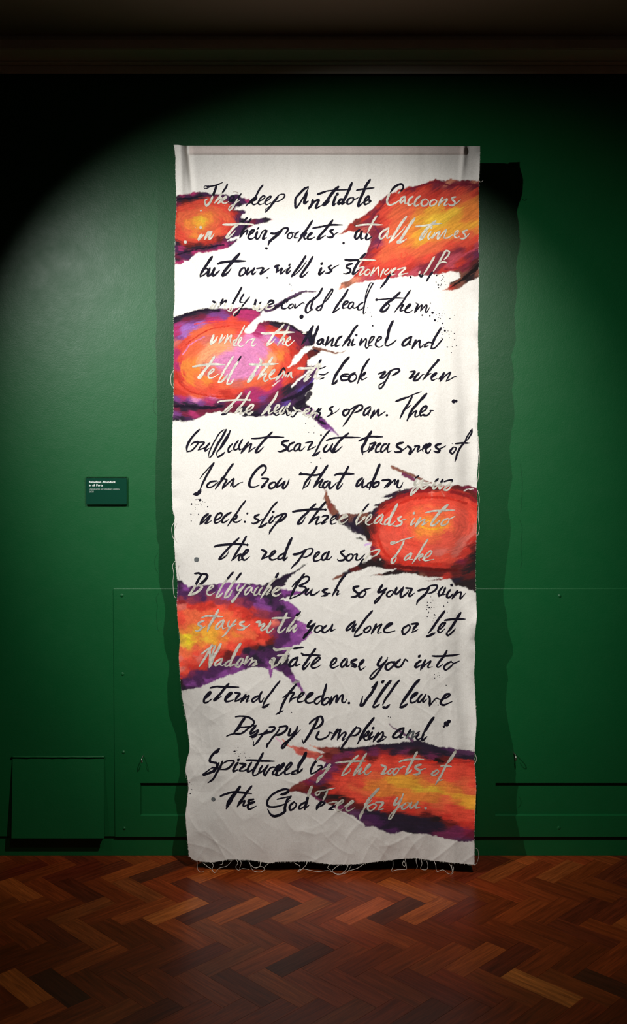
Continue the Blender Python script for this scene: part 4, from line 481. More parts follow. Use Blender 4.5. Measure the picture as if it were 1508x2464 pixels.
Fate:26s 935,425 960,440 1020,430 1120,420/22 1125,425 1165,420 1220,412/22s 1085,430 1050,480 1010,530 970,580/20s 1060,490 1040,530 1005,575/18s 968,495 1020,488 1085,480/17s 970,580 930,600 910,618/24s 905,540 900,575/22s 915,520 940,525 920,580 915,615/20 1165,510 1115,535 1085,575 1095,600 1130,580 1165,520/16 1165,520 1145,570 1150,590 1190,575/20 1335,428 1290,490 1250,550 1215,600 1220,625 1250,600 1285,555/20 1200,472 1225,488 1290,488 1382,490/18 1300,590 1350,550 1380,520 1360,510 1320,545 1295,590 1310,612 1350,605 1388,582
ease:18 1490,590 1530,555 1535,522 1515,525 1485,565 1482,600 1510,612 1565,585/18 1630,520 1600,545 1580,580 1590,605 1620,580 1645,525/16 1640,540 1632,585 1640,600 1668,580/22 1730,530 1690,545 1685,565 1720,585 1715,600 1680,595/16 1745,600 1790,560 1800,535 1775,550 1755,595 1765,630 1790,620 1815,600
eternal:18 280,905 320,865 325,845 300,860 270,900 262,940 290,945 340,910/20 500,765 460,810 420,860 375,905 360,925 385,915 430,885/20 322,805 380,792 450,795 598,797/20 475,910 520,870 530,850 500,865 470,905 475,935 520,930 548,915/20 560,850 600,858 605,865 575,900 560,935/16 560,935 590,925 625,900/20 665,870 640,905 615,945/16 620,940 660,900 695,880 680,915 670,940 700,925/17 790,880 745,900 725,925 740,940 780,910 795,880/17 820,840 800,880 795,930 815,940 840,900/17 992,740 950,790 915,840 875,890 845,940 825,990/26 825,990 850,985 888,960
freedom.:20 1150,770 1110,820 1070,870 1030,940 1000,1010 985,1055/16 955,1060 990,1040 1025,1022/16 1022,900 1070,865 1130,850 1100,900 1080,950/16 1085,935 1120,905 1165,890/16 1170,910 1215,870 1225,850 1195,860 1165,905 1170,940 1210,935 1240,915/19 1240,915 1290,880 1310,855 1280,860 1245,905 1245,940 1280,950 1330,930/16 1390,880 1340,910 1325,940 1350,960 1390,920/20 1440,770 1425,830 1405,890 1390,945/18 1440,900 1405,930 1400,960 1430,965 1465,930 1460,900 1435,900/18 1490,890 1485,925 1470,970/18 1475,965 1520,890 1545,880 1535,930 1540,940 1580,880 1600,880 1590,935 1615,945 1635,915
@790 1454
alone:19 255,162 210,195 175,235 180,250 215,230 260,170/16 265,190 235,240 235,265 265,225/19 422,63 380,110 340,160 300,220 260,270 248,312/18 250,312 290,300 332,275/18 380,220 345,245 350,270 380,265 405,235 400,210 378,218/20 460,190 440,235 412,285/14 418,275 460,225 510,190 500,215 480,250 475,280 510,270/18 545,235 590,205 615,185 580,190 545,225 535,260 570,272 640,255
or:18 760,205 720,230 710,265 725,290 760,265 785,225 770,200 740,215/20 795,190 855,185 850,200 820,235 810,265/14 800,270 830,260 860,242
Let:20 1118,65 1080,115 1040,170 1000,230 960,280/26 945,310 975,300 1025,275/18 1075,240 1110,205 1125,178 1095,185 1065,225 1055,260 1080,270 1120,235/22 1272,82 1240,130 1205,190 1170,240 1140,275/20 1135,280 1150,300 1190,270 1220,235/22 1118,155 1180,145 1250,142 1315,143
you:20 512,510 480,560 475,585 500,590 550,550 570,510/17 565,530 520,590 480,650 440,700 410,718 400,700 440,650 500,600/20 600,555 560,580 550,615 575,632 615,600 635,570 605,555 640,550/20 690,530 650,570 650,600 690,600 720,560 738,530 765,552
into:20 890,540 850,570 835,595 850,605 895,580/22 880,492 865,508/20 935,535 910,580 885,632/14 890,625 935,580 985,545 960,590 960,610 1000,600/18 1140,445 1110,500 1070,550 1045,590 1060,605 1100,575/20 998,497 1060,500 1190,492 1262,480/17 1180,550 1130,580 1110,610 1130,632 1170,605 1200,570 1180,555/14 1195,575 1260,545
I'll:20 470,748 440,790 415,800/22 465,760 440,810 410,860 370,910 335,965 310,972 315,940 330,885/22 532,738 510,755/24 600,735 560,780 510,850 465,920 425,985/20 430,992 460,985 492,960/19 680,733 640,780 600,840 550,910 520,970/24 525,990 555,995 590,965
leave:24 872,728 830,770 790,830 740,900 690,975/26 688,990 720,985 760,958/18 800,905 850,865 850,850 815,870 790,915 795,945 830,940 870,900/18 900,865 870,900 860,935 880,940 915,900 940,865/15 935,870 910,920 915,940 950,910/18 960,880 975,910 970,980/15 975,975 1010,930 1040,905 1075,920/20 1085,920 1150,890 1165,865 1130,870 1090,920 1080,955 1110,970 1160,950 1190,935
.:o13 197,950/o5 950,12/o6 968,33/o4 985,45/o4 990,30/o4 975,28/o5 945,50/o5 965,75/o5 960,85/o7 1018,100/o4 1025,110/o5 950,120/o3 940,140/o3 1010,135/o3 1025,130/o3 1005,160/o6 1108,17/o4 1143,75/o4 1020,675/o5 1022,710/o3 1035,700/o3 1050,690/o3 1065,685/o3 1070,705/o5 1132,780/o3 1100,700/o5 1030,930/o4 1035,945/o6 1055,970/o4 1090,840/o3 1060,660
@425 1454
.:o6 1104,1040
@425 1712
Duppy:16 565,52 610,45 680,52 725,75 745,105 725,135 690,160 650,195 600,218 540,215/24 655,62 620,110 590,160 550,205/15 480,238 510,225 550,215 640,208/14 600,150 660,150 770,130/20 760,140 720,185 712,215 745,200 780,175/17 785,180 765,215 720,238/22 770,215 745,240 705,240/17 870,180 830,220 800,260 770,300 740,330/18 890,150 935,150 940,170 910,195 870,205 780,225/14 870,195 905,190/12 735,325 740,290/15 990,165 960,210 920,255 890,300 865,340/20 865,345 875,310 895,300/20 985,150 1050,140 1060,165 1030,200 980,225 940,225/20 1095,165 1080,210 1080,230 1110,220 1155,170/18 1160,145 1150,185 1115,240 1070,290 1030,345 1010,345 1035,305 1100,260 1150,215 1190,175
Pumpkin:20 1275,118 1310,85 1370,50 1395,55 1405,100 1370,145 1320,170/22 1360,65 1340,110 1300,180 1270,230 1235,285 1220,305/12 1218,305 1205,265/19 1370,190 1345,240 1355,265 1400,265 1450,240 1475,200/14 1465,200 1505,210/20 1550,170 1520,215 1485,270/16 1490,270 1530,215 1565,175 1575,180 1555,230 1545,275/16 1545,270 1590,215 1620,200 1625,220 1600,260 1595,280 1630,255/18 1730,148 1700,190 1660,240 1620,300 1570,370/16 1680,200 1720,160 1760,160 1765,185 1730,225 1680,235/22 1897,62 1860,110 1820,160 1780,230 1740,310/16 1760,280 1830,200 1850,195 1830,230 1800,245 1815,275 1860,265/20 1880,200 1850,245 1855,265 1895,235/24 1893,155 1882,170/20 1940,205 1910,250 1890,290/16 1895,285 1950,220 1985,200 1975,250 1930,290 1980,275 2020,245/10 1990,235 2020,245
Spiritweed:20 410,360 360,400 325,445 320,480 350,490 385,500 385,540 340,580 265,608 262,600 340,540/24 400,365 380,400/18 405,495 385,540 355,590/18 440,480 420,530 380,600 350,650 300,687/17 445,500 490,475 545,475 540,500 490,550 420,560/18 340,540 400,545 430,540/20 590,490 560,530 545,575 590,560/20 600,460 585,470/20 605,500 650,505 660,515 620,545 600,570/15 600,572 650,570 690,545/18 720,490 690,540 685,580 730,560 750,530/22 830,400 800,460 765,520 735,580 735,620/20 670,468 720,468 820,475 942,478/18 740,620 775,605 785,590/17 825,520 800,560 795,590 840,560 875,515/18 880,515 850,560 840,600 850,625/18 850,620 880,570 910,540 960,535/16 930,580 980,540 990,515 965,530 930,580 925,605 970,600/20 985,570 1030,520 1030,500 1000,530 965,580 960,615 1010,605/18 1000,600 1060,560 1105,510 1095,495 1060,530 1040,580 1050,605 1100,590/16 1170,560 1120,580 1110,600 1150,600/28 1245,395 1220,450 1180,510 1165,560/20 1165,560 1165,590 1195,570 1212,550
by:20 1345,470 1310,520 1290,570 1290,600/16 1292,602 1340,580 1390,540 1390,520 1355,525/16s 1400,425 1365,450 1345,475/16s 1480,510 1450,550 1410,610 1350,680 1350,670 1370,630 1430,590 1480,540/14 1400,530 1395,560/14s 1400,560 1440,540 1470,500
the:22 420,815 470,795 560,775 720,790/26 610,722 580,765 540,820 500,880 478,935/24 555,790 510,850 478,910/14 480,930 540,850/20 722,718 680,770 640,830 600,880 582,918/16 585,910 630,870 655,860 640,900 655,910 700,880/20 740,845 700,855 695,880 750,870 700,890 685,915 700,940 765,910/17 740,870 712,880
.:o21g 352,846
God:18 1075,780 1075,755 1040,748 980,765 920,800 878,850 870,890 890,915 960,915 1040,890 1090,855/22 1075,770 1040,790 1000,800/14 965,845 1030,830 1105,815/16 1100,815 1060,860/22 1065,840 1050,890 1040,930 1040,960 1000,990 940,1008 900,985 875,940/18 1130,870 1095,900 1085,930 1100,950 1140,920 1150,890 1125,870/16 1240,870 1190,900 1175,930 1195,935 1235,905 1250,865/26s 1300,722 1280,770 1262,820/22 1262,820 1250,870 1235,920 1232,945/14 1240,930 1275,900
Tree:14s 1355,770 1335,785 1345,805 1365,800 1380,780/15s 1350,770 1400,765 1460,750 1525,735/16s 1450,765 1435,800 1405,860/22 1400,865 1365,900 1345,945/14 1350,900 1345,950/16 1380,870 1425,880 1370,920/14s 1460,880 1495,875 1500,870 1540,875 1520,900/18 1520,905 1490,925 1460,945/12 1470,945 1510,945/15s 1530,920 1590,880 1605,855 1580,860 1545,900 1540,940 1560,955 1600,935/15s 1610,920 1660,880 1680,860 1700,865 1680,885 1640,915 1630,945 1660,955 1715,925
@790 1712
the:18s 68,495 120,488 200,480 360,478/18s 285,425 240,465 200,510 160,560 125,615/15s 130,618 170,600 205,575 210,550/18s 365,405 330,460 300,515 260,570 235,620/15s 245,615 290,565 320,545 300,580 290,605 330,590/15s 330,585 380,545 405,515 385,515 355,555 345,590 370,608 412,575
roots:20s 508,515 545,530 548,550 520,590 505,600/14s 510,605 550,595 580,575/14s 600,555 575,580 580,605 605,590 625,555 600,550/14s 650,545 620,580 630,610 660,590 680,550 650,545/14s 680,555 720,530 740,530/20s 852,392 825,440 800,490 765,550 740,610/16s 745,605 790,575 800,555/20s 682,485 720,470 800,460 915,460/20s 890,510 845,525 840,545 870,565 880,585 850,605 815,605/12s 880,565 935,548
of:16s 1040,565 1000,590 995,610 1030,610 1060,580 1045,560/24s 1222,385 1180,450 1140,500/18s 1140,500 1110,560 1080,620 1050,670 1030,703/16s 1080,525 1120,522 1185,530/12s 1070,665 1100,655
for:22s 485,740 430,800 385,850 360,900 330,960/22s 330,960 310,1000 300,1035/15s 345,890 380,885 420,850/16s 415,895 380,915 385,950 420,950 460,910 440,890 410,895/18s 455,875 520,875 520,890 495,920 480,950/12s 485,950 530,935
you:20s 665,830 640,870 635,900 670,880 710,825/14s 720,790 700,850 660,930 630,980 600,1030 580,1030 600,990 650,940 710,900 740,880/16s 745,880 710,910 710,940 745,930 780,890 760,875/16s 800,875 785,915 800,930 840,890/17s 860,870 840,910 845,930 885,920
.:o13s 934,930/o26 1135,120/o18 1160,95/o12 1110,145/o5 596,55/o5 575,50
and:20 725,158 680,175 640,210 620,245 660,250 700,215 725,165/16 725,165 710,210 690,250 720,250/20 790,175 770,210 745,260/16g 745,262 790,205 820,195 800,250 790,262/18g 790,262 840,232/14 840,215 880,190/16 870,215 845,250 860,270 900,250/24 1012,58 975,110 945,160 915,210/20 915,210 900,260 910,275 948,240
@425 1712
.:o7 560,383/o4 590,345/o3 570,350/o4 545,383/o3 580,375/o4 563,405/o5 598,430/o3 590,405/o3 655,400/o4 662,440/o3 705,443/o3 570,370/o3 615,405/o4 725,255/o3 735,285/o4 145,750/o6 130,790/o4 125,685/o3 140,700/o3 100,760/o3 730,270
"""
# ------------------------------------------------------------ banner shape
EL = np.array(EDGE_L, float); ER = np.array(EDGE_R, float); EB = np.array(EDGE_B, float)
XL = lambda y: np.interp(y, EL[:, 1], EL[:, 0]); XR = lambda y: np.interp(y, ER[:, 1], ER[:, 0])
YB = lambda x: np.interp(x, EB[:, 0], EB[:, 1])
G0 = .160
def edge_gap(shadow, light, edge):
    out = []
    for sx, sy in shadow:
        Sp = Vector(at_y(sx, sy, WALLY)); lo, hi = .02, .40
        def err(g):
            t = (WALLY - g - light.y) / (Sp.y - light.y); P = light + (Sp - light) * t
            ex, ey = project(*P); return ex - float(edge(ey)), ey
        s0 = 1 if err(hi)[0] > err(lo)[0] else -1
        for _ in range(30):
            mid = (lo + hi) / 2
            if err(mid)[0] * s0 > 0: hi = mid
            else: lo = mid
        out.append((err(lo)[1], min(max(lo, .07), .24)))
    out.sort(); a = np.array(out); return a[:, 0], a[:, 1]
def split_band(a, b_):
    Y = np.arange(330, 2110, 10.0); v_ = np.interp(Y, a, b_); k = np.hanning(25); k /= k.sum()
    low_ = np.convolve(np.pad(v_, 12, 'edge'), k, 'valid'); return Y, low_, v_ - low_
gRy, gRv, gRd = split_band(*edge_gap(SHADOW_R, LPOS['left'], XR))
gLy, gLv, gLd = split_band(*edge_gap(SHADOW_L, LPOS['right'], XL))
def gap(px, py):
    px = np.asarray(px, float); py = np.asarray(py, float)
    dl = px - XL(py); dr = XR(py) - px
    g = G0 + 0 * px
    wl = sstep(110, 0, dl); wr = sstep(110, 0, dr)
    g = g * (1 - wl) + np.interp(py, gLy, gLv) * wl
    g = g * (1 - wr) + np.interp(py, gRy, gRv) * wr
    g = g + np.interp(py, gLy, gLd) * np.exp(-np.maximum(dl, 0) / 9.0) + np.interp(py, gRy, gRd) * np.exp(-np.maximum(dr, 0) / 9.0)
    low = sstep(1100, 1950, py)
    g = g + .006 * (fbm(px / 70, py / 420, 3) - .5) + .004 * (fbm(px / 30, py / 260, 5) - .5) * (.5 + low)
    # creases
    for ang, sc, seed, amp in ((62, 34, 11, .0017), (-38, 46, 12, .0018), (15, 52, 13, .0014), (80, 22, 14, .0008), (-55, 30, 15, .0013), (35, 26, 16, .0009)):
        c, s = math.cos(math.radians(ang)), math.sin(math.radians(ang))
        u = (px * c + py * s) / (sc * 3.2); v_ = (-px * s + py * c) / sc + .18 * vn(px / 55, py / 55, seed + 80)
        n = vn(u, v_, seed); ridge = 1 - np.abs(2 * n - 1)
        g = g + amp * (.3 + 1.9 * low) * ridge ** 4 * .62 * sstep(.35, .7, vn(px / 120, py / 120, seed + 40))
    # sleeve on the dowel, with the corners slumping beyond its ends
    inside = sstep(450, 458, px) * sstep(1124, 1114, px)
    g = g + .010 * np.sqrt(np.clip(1 - ((py - 361) / 11.0) ** 2, 0, 1)) * inside
    fl = (px - (452 + (py - 350) * .09)) / 6.5; g = g - .012 * np.exp(-fl * fl) * sstep(520, 380, py)
    fl = (px - (434 + (py - 350) * .03)) / 9.0; g = g + .010 * np.exp(-fl * fl) * sstep(560, 380, py)
    fr = (px - (1118 - (py - 350) * .10)) / 7.0; g = g + .007 * np.exp(-fr * fr) * sstep(470, 380, py)
    # tension folds below the sleeve and vertical pleats by the right edge
    pl = sstep(150, 30, dr) * sstep(700, 1000, py)
    g = g + .0030 * pl * np.sin(dr / 9.0 + 3 * vn(py / 200, 2, 8)) + .004 * sstep(40, 0, dr) * (vn(py / 26.0, dr / 60, 9) - .5) + .004 * sstep(40, 0, dl) * (vn(py / 24.0, dl / 60, 10) - .5)
    g = g - .010 * sstep(2025, 2080, py) * (vn(px / 45, 1, 21) - .3)
    return g
def cloth_pt(px, py, off=0.0):
    return at_y(np.asarray(px, float), np.asarray(py, float), WALLY - gap(px, py) - off)

ban = empty('fabric_banner', (0, WALLY - G0, 0.0))
tag(ban, 'tall white cotton banner with black handwriting and red and purple painted shapes', 'banner')

NX, NY = 420, 980
s_ = np.linspace(0, 1, NX)[None, :]; t_ = np.linspace(0, 1, NY)[:, None]
p0 = 351 + t_ * (2072 - 351) + 0 * s_
rag = lambda y, sd: 1.6 * (fbm(y / 3.0, y * 0 + .5, sd, 2) - .5)
gx = XL(p0) + rag(p0, 31) + s_ * (XR(p0) + rag(p0, 32) - XL(p0) - rag(p0, 31))
ytop = 350.5 + 1.5 * s_ - 2.0 * sstep(445, 425, gx)
gy = ytop + t_ * (YB(gx) + 2.0 * (fbm(gx / 2.5, gx * 0, 33, 2) - .5) - ytop)
GX, GY = gx.ravel(), gy.ravel()
wx, wy, wz = cloth_pt(GX, GY)

# ------------------------------------------------------------ dye on the cloth
BASE = np.array([.72, .700, .655])
dye = np.tile(BASE, (GX.size, 1))
dye *= (1 + .05 * (fbm(GX / 5, GY / 5, 71) - .5))[:, None]
sl = sstep(15, 7, np.abs(GY - 361)) * sstep(452, 458, GX) * sstep(1122, 1116, GX)
dye = dye * (1 - .12 * sl[:, None] * np.array([.6, 1.4, 1.5]))                 # doubled cloth of the sleeve lets the wood show pink
PL = {k: lin(v) for k, v in PAL.items()}
def parse_pts(s): return np.array([[float(a) for a in q.split(',')] for q in s.split()])
def seg_dist(x, y, P, closed):
    best = np.full(x.shape, 1e9); n = len(P); inside = np.zeros(x.shape, bool)
    for i in range(n if closed else n - 1):
        ax, ay = P[i]; bx_, by_ = P[(i + 1) % n]
        dx, dy = bx_ - ax, by_ - ay; L2 = dx * dx + dy * dy + 1e-9
        t = np.clip(((x - ax) * dx + (y - ay) * dy) / L2, 0, 1)
        best = np.minimum(best, (x - ax - t * dx) ** 2 + (y - ay - t * dy) ** 2)
        if closed:
            c = ((ay > y) != (by_ > y)); inside ^= c & (x < (bx_ - ax) * (y - ay) / (by_ - ay + 1e-12) + ax)
    d = np.sqrt(best)
    return np.where(inside, d, -d) if closed else d
def darkcol(c, lev):
    v_ = PL[c] / lev; return v_ * min(1.0, .88 / v_.max())
RX, RY = GX.reshape(NY, NX), GY.reshape(NY, NX)
JX, JY = fbm(RX / 5, RY / 5, 200) - .5, fbm(RX / 5, RY / 5, 201) - .5; JF = fbm(RX / 2.5, RY / 2.5, 202) - .5; JC = fbm(RX / 4, RY / 4, 203) - .5
def paint(D2, Q, w0, w1, colour, alpha, jit, rough_, mask=None, mottled=.4):
    mg = max(w0, w1) + jit + 3
    i0 = int(np.clip((Q[:, 1].min() - mg - 353) / 1735 * NY - 12, 0, NY)); i1 = int(np.clip((Q[:, 1].max() + mg - 338) / 1720 * NY + 12, 0, NY))
    j0 = int(np.clip((Q[:, 0].min() - mg - 460) / 690 * NX - 2, 0, NX)); j1 = int(np.clip((Q[:, 0].max() + mg - 410) / 725 * NX + 14, 0, NX))
    if i1 <= i0 or j1 <= j0: return
    sl_ = (slice(i0, i1), slice(j0, j1)); jx = RX[sl_] + jit * JX[sl_]; jy = RY[sl_] + jit * JY[sl_]; best = np.full(jx.shape, -1e9)
    for q in range(len(Q) - 1):
        ax, ay = Q[q]; bx_, by_ = Q[q + 1]; dx, dy = bx_ - ax, by_ - ay; L2 = dx * dx + dy * dy + 1e-9
        t = np.clip(((jx - ax) * dx + (jy - ay) * dy) / L2, 0, 1); tt = (q + t) / (len(Q) - 1)
        best = np.maximum(best, (w0 + (w1 - w0) * tt) / 2 - np.hypot(jx - ax - t * dx, jy - ay - t * dy))
    a = sstep(-.9, .9, best + rough_ * JF[sl_]) * alpha
    if mask is not None: a = a * mask[sl_]
    cv = colour * (1 + mottled * JC[sl_])[..., None]
    D2[sl_] = D2[sl_] * (1 - a[..., None]) + cv * a[..., None]
for bi, (ox, oy, sc, lev, kind, outl, cols, strokes) in enumerate(BLOBS):
    P = parse_pts(outl) / sc + [ox, oy]
    m = (GX > P[:, 0].min() - 14) & (GX < P[:, 0].max() + 14) & (GY > P[:, 1].min() - 14) & (GY < P[:, 1].max() + 14)
    x, y = GX[m], GY[m]
    jx = x + 7 * (fbm(x / 8, y / 8, 100 + bi) - .5); jy = y + 7 * (fbm(x / 8, y / 8, 120 + bi) - .5)
    sd = seg_dist(jx, jy, P, True)
    al = sstep(-1.2, 1.8, sd + 3.0 * (fbm(x / 2.6, y / 2.6, 140 + bi) - .5))
    k = kind.split()
    if k[0] == 'e':
        ccx, ccy = float(k[1]) / sc + ox, float(k[2]) / sc + oy
        dx, dy = x - ccx, (y - ccy) * 1.75; r = np.hypot(dx, dy) + 1e-6; th = np.arctan2(dy, dx)
        tw = th + .5 * (fbm(x / 30, y / 30, 150 + bi) - .5); n = fbm(tw * 7 + 20, (r + 6 * fbm(x / 14, y / 14, 151)) / 4.0, 160 + bi, 4); n2 = fbm(tw * 4 + 9, r / 10, 170 + bi)
        rr = r + (n - .5) * 15 + (n2 - .5) * 14
        qx, qy = ccx + dx / r * rr, ccy + dy / r * rr / 1.75
    elif k[0] == 'l':
        a = math.radians(float(k[1])); c, s = math.cos(a), -math.sin(a) if bi == 1 else math.sin(a)
        u, v_ = x * c + y * s, -x * s + y * c
        n = fbm(u / 26, v_ / 2.2, 160 + bi); n2 = fbm(u / 40, v_ / 9, 170 + bi)
        dv = (n - .5) * 11 + (n2 - .5) * 12; qx, qy = x - s * dv, y + c * dv
    else:
        n = fbm(x / 9, y / 9, 160 + bi, 4); n2 = fbm(x / 22, y / 16, 170 + bi)
        qx, qy = x + (n - .5) * 16, y + (n2 - .5) * 14
    if k[0] == 'e':
        tx, ty, sq = -dy, dx / 1.75, .58; tl = np.hypot(tx, ty) + 1e-6; tx, ty = tx / tl, ty / tl
    elif k[0] == 'l': tx, ty, sq = c, s, .5
    else: tx, ty, sq = 1.0, 0.0, .8
    CP = [q for q in cols.split()]
    cp = np.array([[float(a) for a in q[:-1].split(',')] for q in CP]) / sc + [ox, oy]
    cc = np.array([darkcol(q[-1], lev) for q in CP])
    num = np.zeros((x.size, 3)); den = np.zeros(x.size)
    for (cx_, cy_), c3 in zip(cp, cc):
        vx, vy = qx - cx_, qy - cy_; al_ = vx * tx + vy * ty
        wgt = 1 / (vx * vx + vy * vy - (1 - sq * sq) * al_ * al_ + 8) ** 2.6
        num += wgt[:, None] * np.sqrt(c3); den += wgt
    c = (num / den[:, None]) ** 2
    fine = fbm(x / 2.2, y / 2.2, 180 + bi, 2)
    c = c * (1 + .60 * (n - .5) + .30 * (fine - .5))[:, None]; c = c * .95 + .008
    c = c * (1 - .22 * sstep(2.5, 0, np.abs(sd - 2.5)) * sstep(.45, .6, fbm(x / 12, y / 12, 190 + bi)))[:, None]
    dye[m] = dye[m] * (1 - al[:, None]) + c * al[:, None]
    # visible brushwork: short strokes that follow the form, each loaded with one tone of the field beneath
    AL = np.zeros(GX.size); AL[m] = sstep(.5, 2.5, sd); AL = AL.reshape(NY, NX)
    rb = random.Random(500 + bi); area = al.sum(); ins = np.flatnonzero(al > .6)
    D2 = dye.reshape(NY, NX, 3)
    for q in range(int(area / (26 if k[0] != 'c' else 60))):
        p_ = ins[rb.randrange(len(ins))]; cx_, cy_ = x[p_], y[p_]; tone_ = c[p_] * rb.choice((.72, .85, 1.0, 1.12, 1.25)); Lh = rb.uniform(7, 24)
        if k[0] == 'e':
            dx, dy = cx_ - ccx, (cy_ - ccy) * 1.75; r0_ = math.hypot(dx, dy) + 8; th0 = math.atan2(dy, dx); sp = Lh / r0_
            pts_ = np.array([(ccx + r0_ * math.cos(th0 + u_) * .985, ccy + r0_ * math.sin(th0 + u_) / 1.75 * .985) for u_ in (-sp, -sp / 2, 0, sp / 2, sp)])
        elif k[0] == 'l':
            a_ = math.radians(float(k[1])) * (-1 if bi == 1 else 1) + rb.gauss(0, .13); bend = rb.gauss(0, 1.5)
            pts_ = np.array([(cx_ + u_ * Lh * math.cos(a_), cy_ + u_ * Lh * math.sin(a_) + bend * (1 - u_ * u_)) for u_ in (-1, -.5, 0, .5, 1)])
        else:
            a_ = rb.gauss(0, .5); Lh *= .6
            pts_ = np.array([(cx_ + u_ * Lh * math.cos(a_), cy_ + u_ * Lh * math.sin(a_) + rb.gauss(0, 1.2)) for u_ in (-1, -.5, 0, .5, 1)])
        w_ = rb.uniform(.8, 2.6) if k[0] != 'c' else rb.uniform(2, 6)
        paint(D2, pts_, w_, w_ * .5, tone_, rb.uniform(.3, .7), 1.5, 1.0, AL)
    for sp in (strokes.split('/') if strokes else ()):
        h, rest_ = sp.split(' ', 1); hw, colk = h.split('w'); ws = [float(q) / sc for q in hw.split('-')]
        if len(ws) == 1: ws = ws * 2
        paint(D2, catmull(parse_pts(rest_) / sc + [ox, oy], 5), ws[0], ws[1], BASE if colk == 'W' else darkcol(colk, lev), .97, 4, 1.6, None, 0 if colk == 'W' else .7)
# small loose painted marks between the shapes
for (cw0, cw1, colk, pts_, lev) in MARKS:
    paint(dye.reshape(NY, NX, 3), catmull(parse_pts(pts_), 5), cw0, cw1, darkcol(colk, lev), .75, 3, 2.2)
dye = np.clip(dye, .004, .95)

me = bpy.data.meshes.new('cloth')
idx = np.arange(NX * NY).reshape(NY, NX)
quads = np.stack([idx[1:, :-1], idx[1:, 1:], idx[:-1, 1:], idx[:-1, :-1]], -1).reshape(-1, 4)
me.vertices.add(NX * NY); me.vertices.foreach_set('co', np.stack([wx, wy, wz], -1).astype(np.float32).ravel())
me.loops.add(quads.size); me.loops.foreach_set('vertex_index', quads.ravel().astype(np.int32))
me.polygons.add(len(quads)); me.polygons.foreach_set('loop_start', np.arange(0, quads.size, 4, dtype=np.int32))
me.update(calc_edges=True); me.validate()
ca = me.color_attributes.new('dye', 'FLOAT_COLOR', 'POINT')
ca.data.foreach_set('color', np.hstack([dye, np.ones((len(dye), 1))]).astype(np.float32).ravel())
me.shade_smooth()
link('cloth', me, m_cloth, ban)

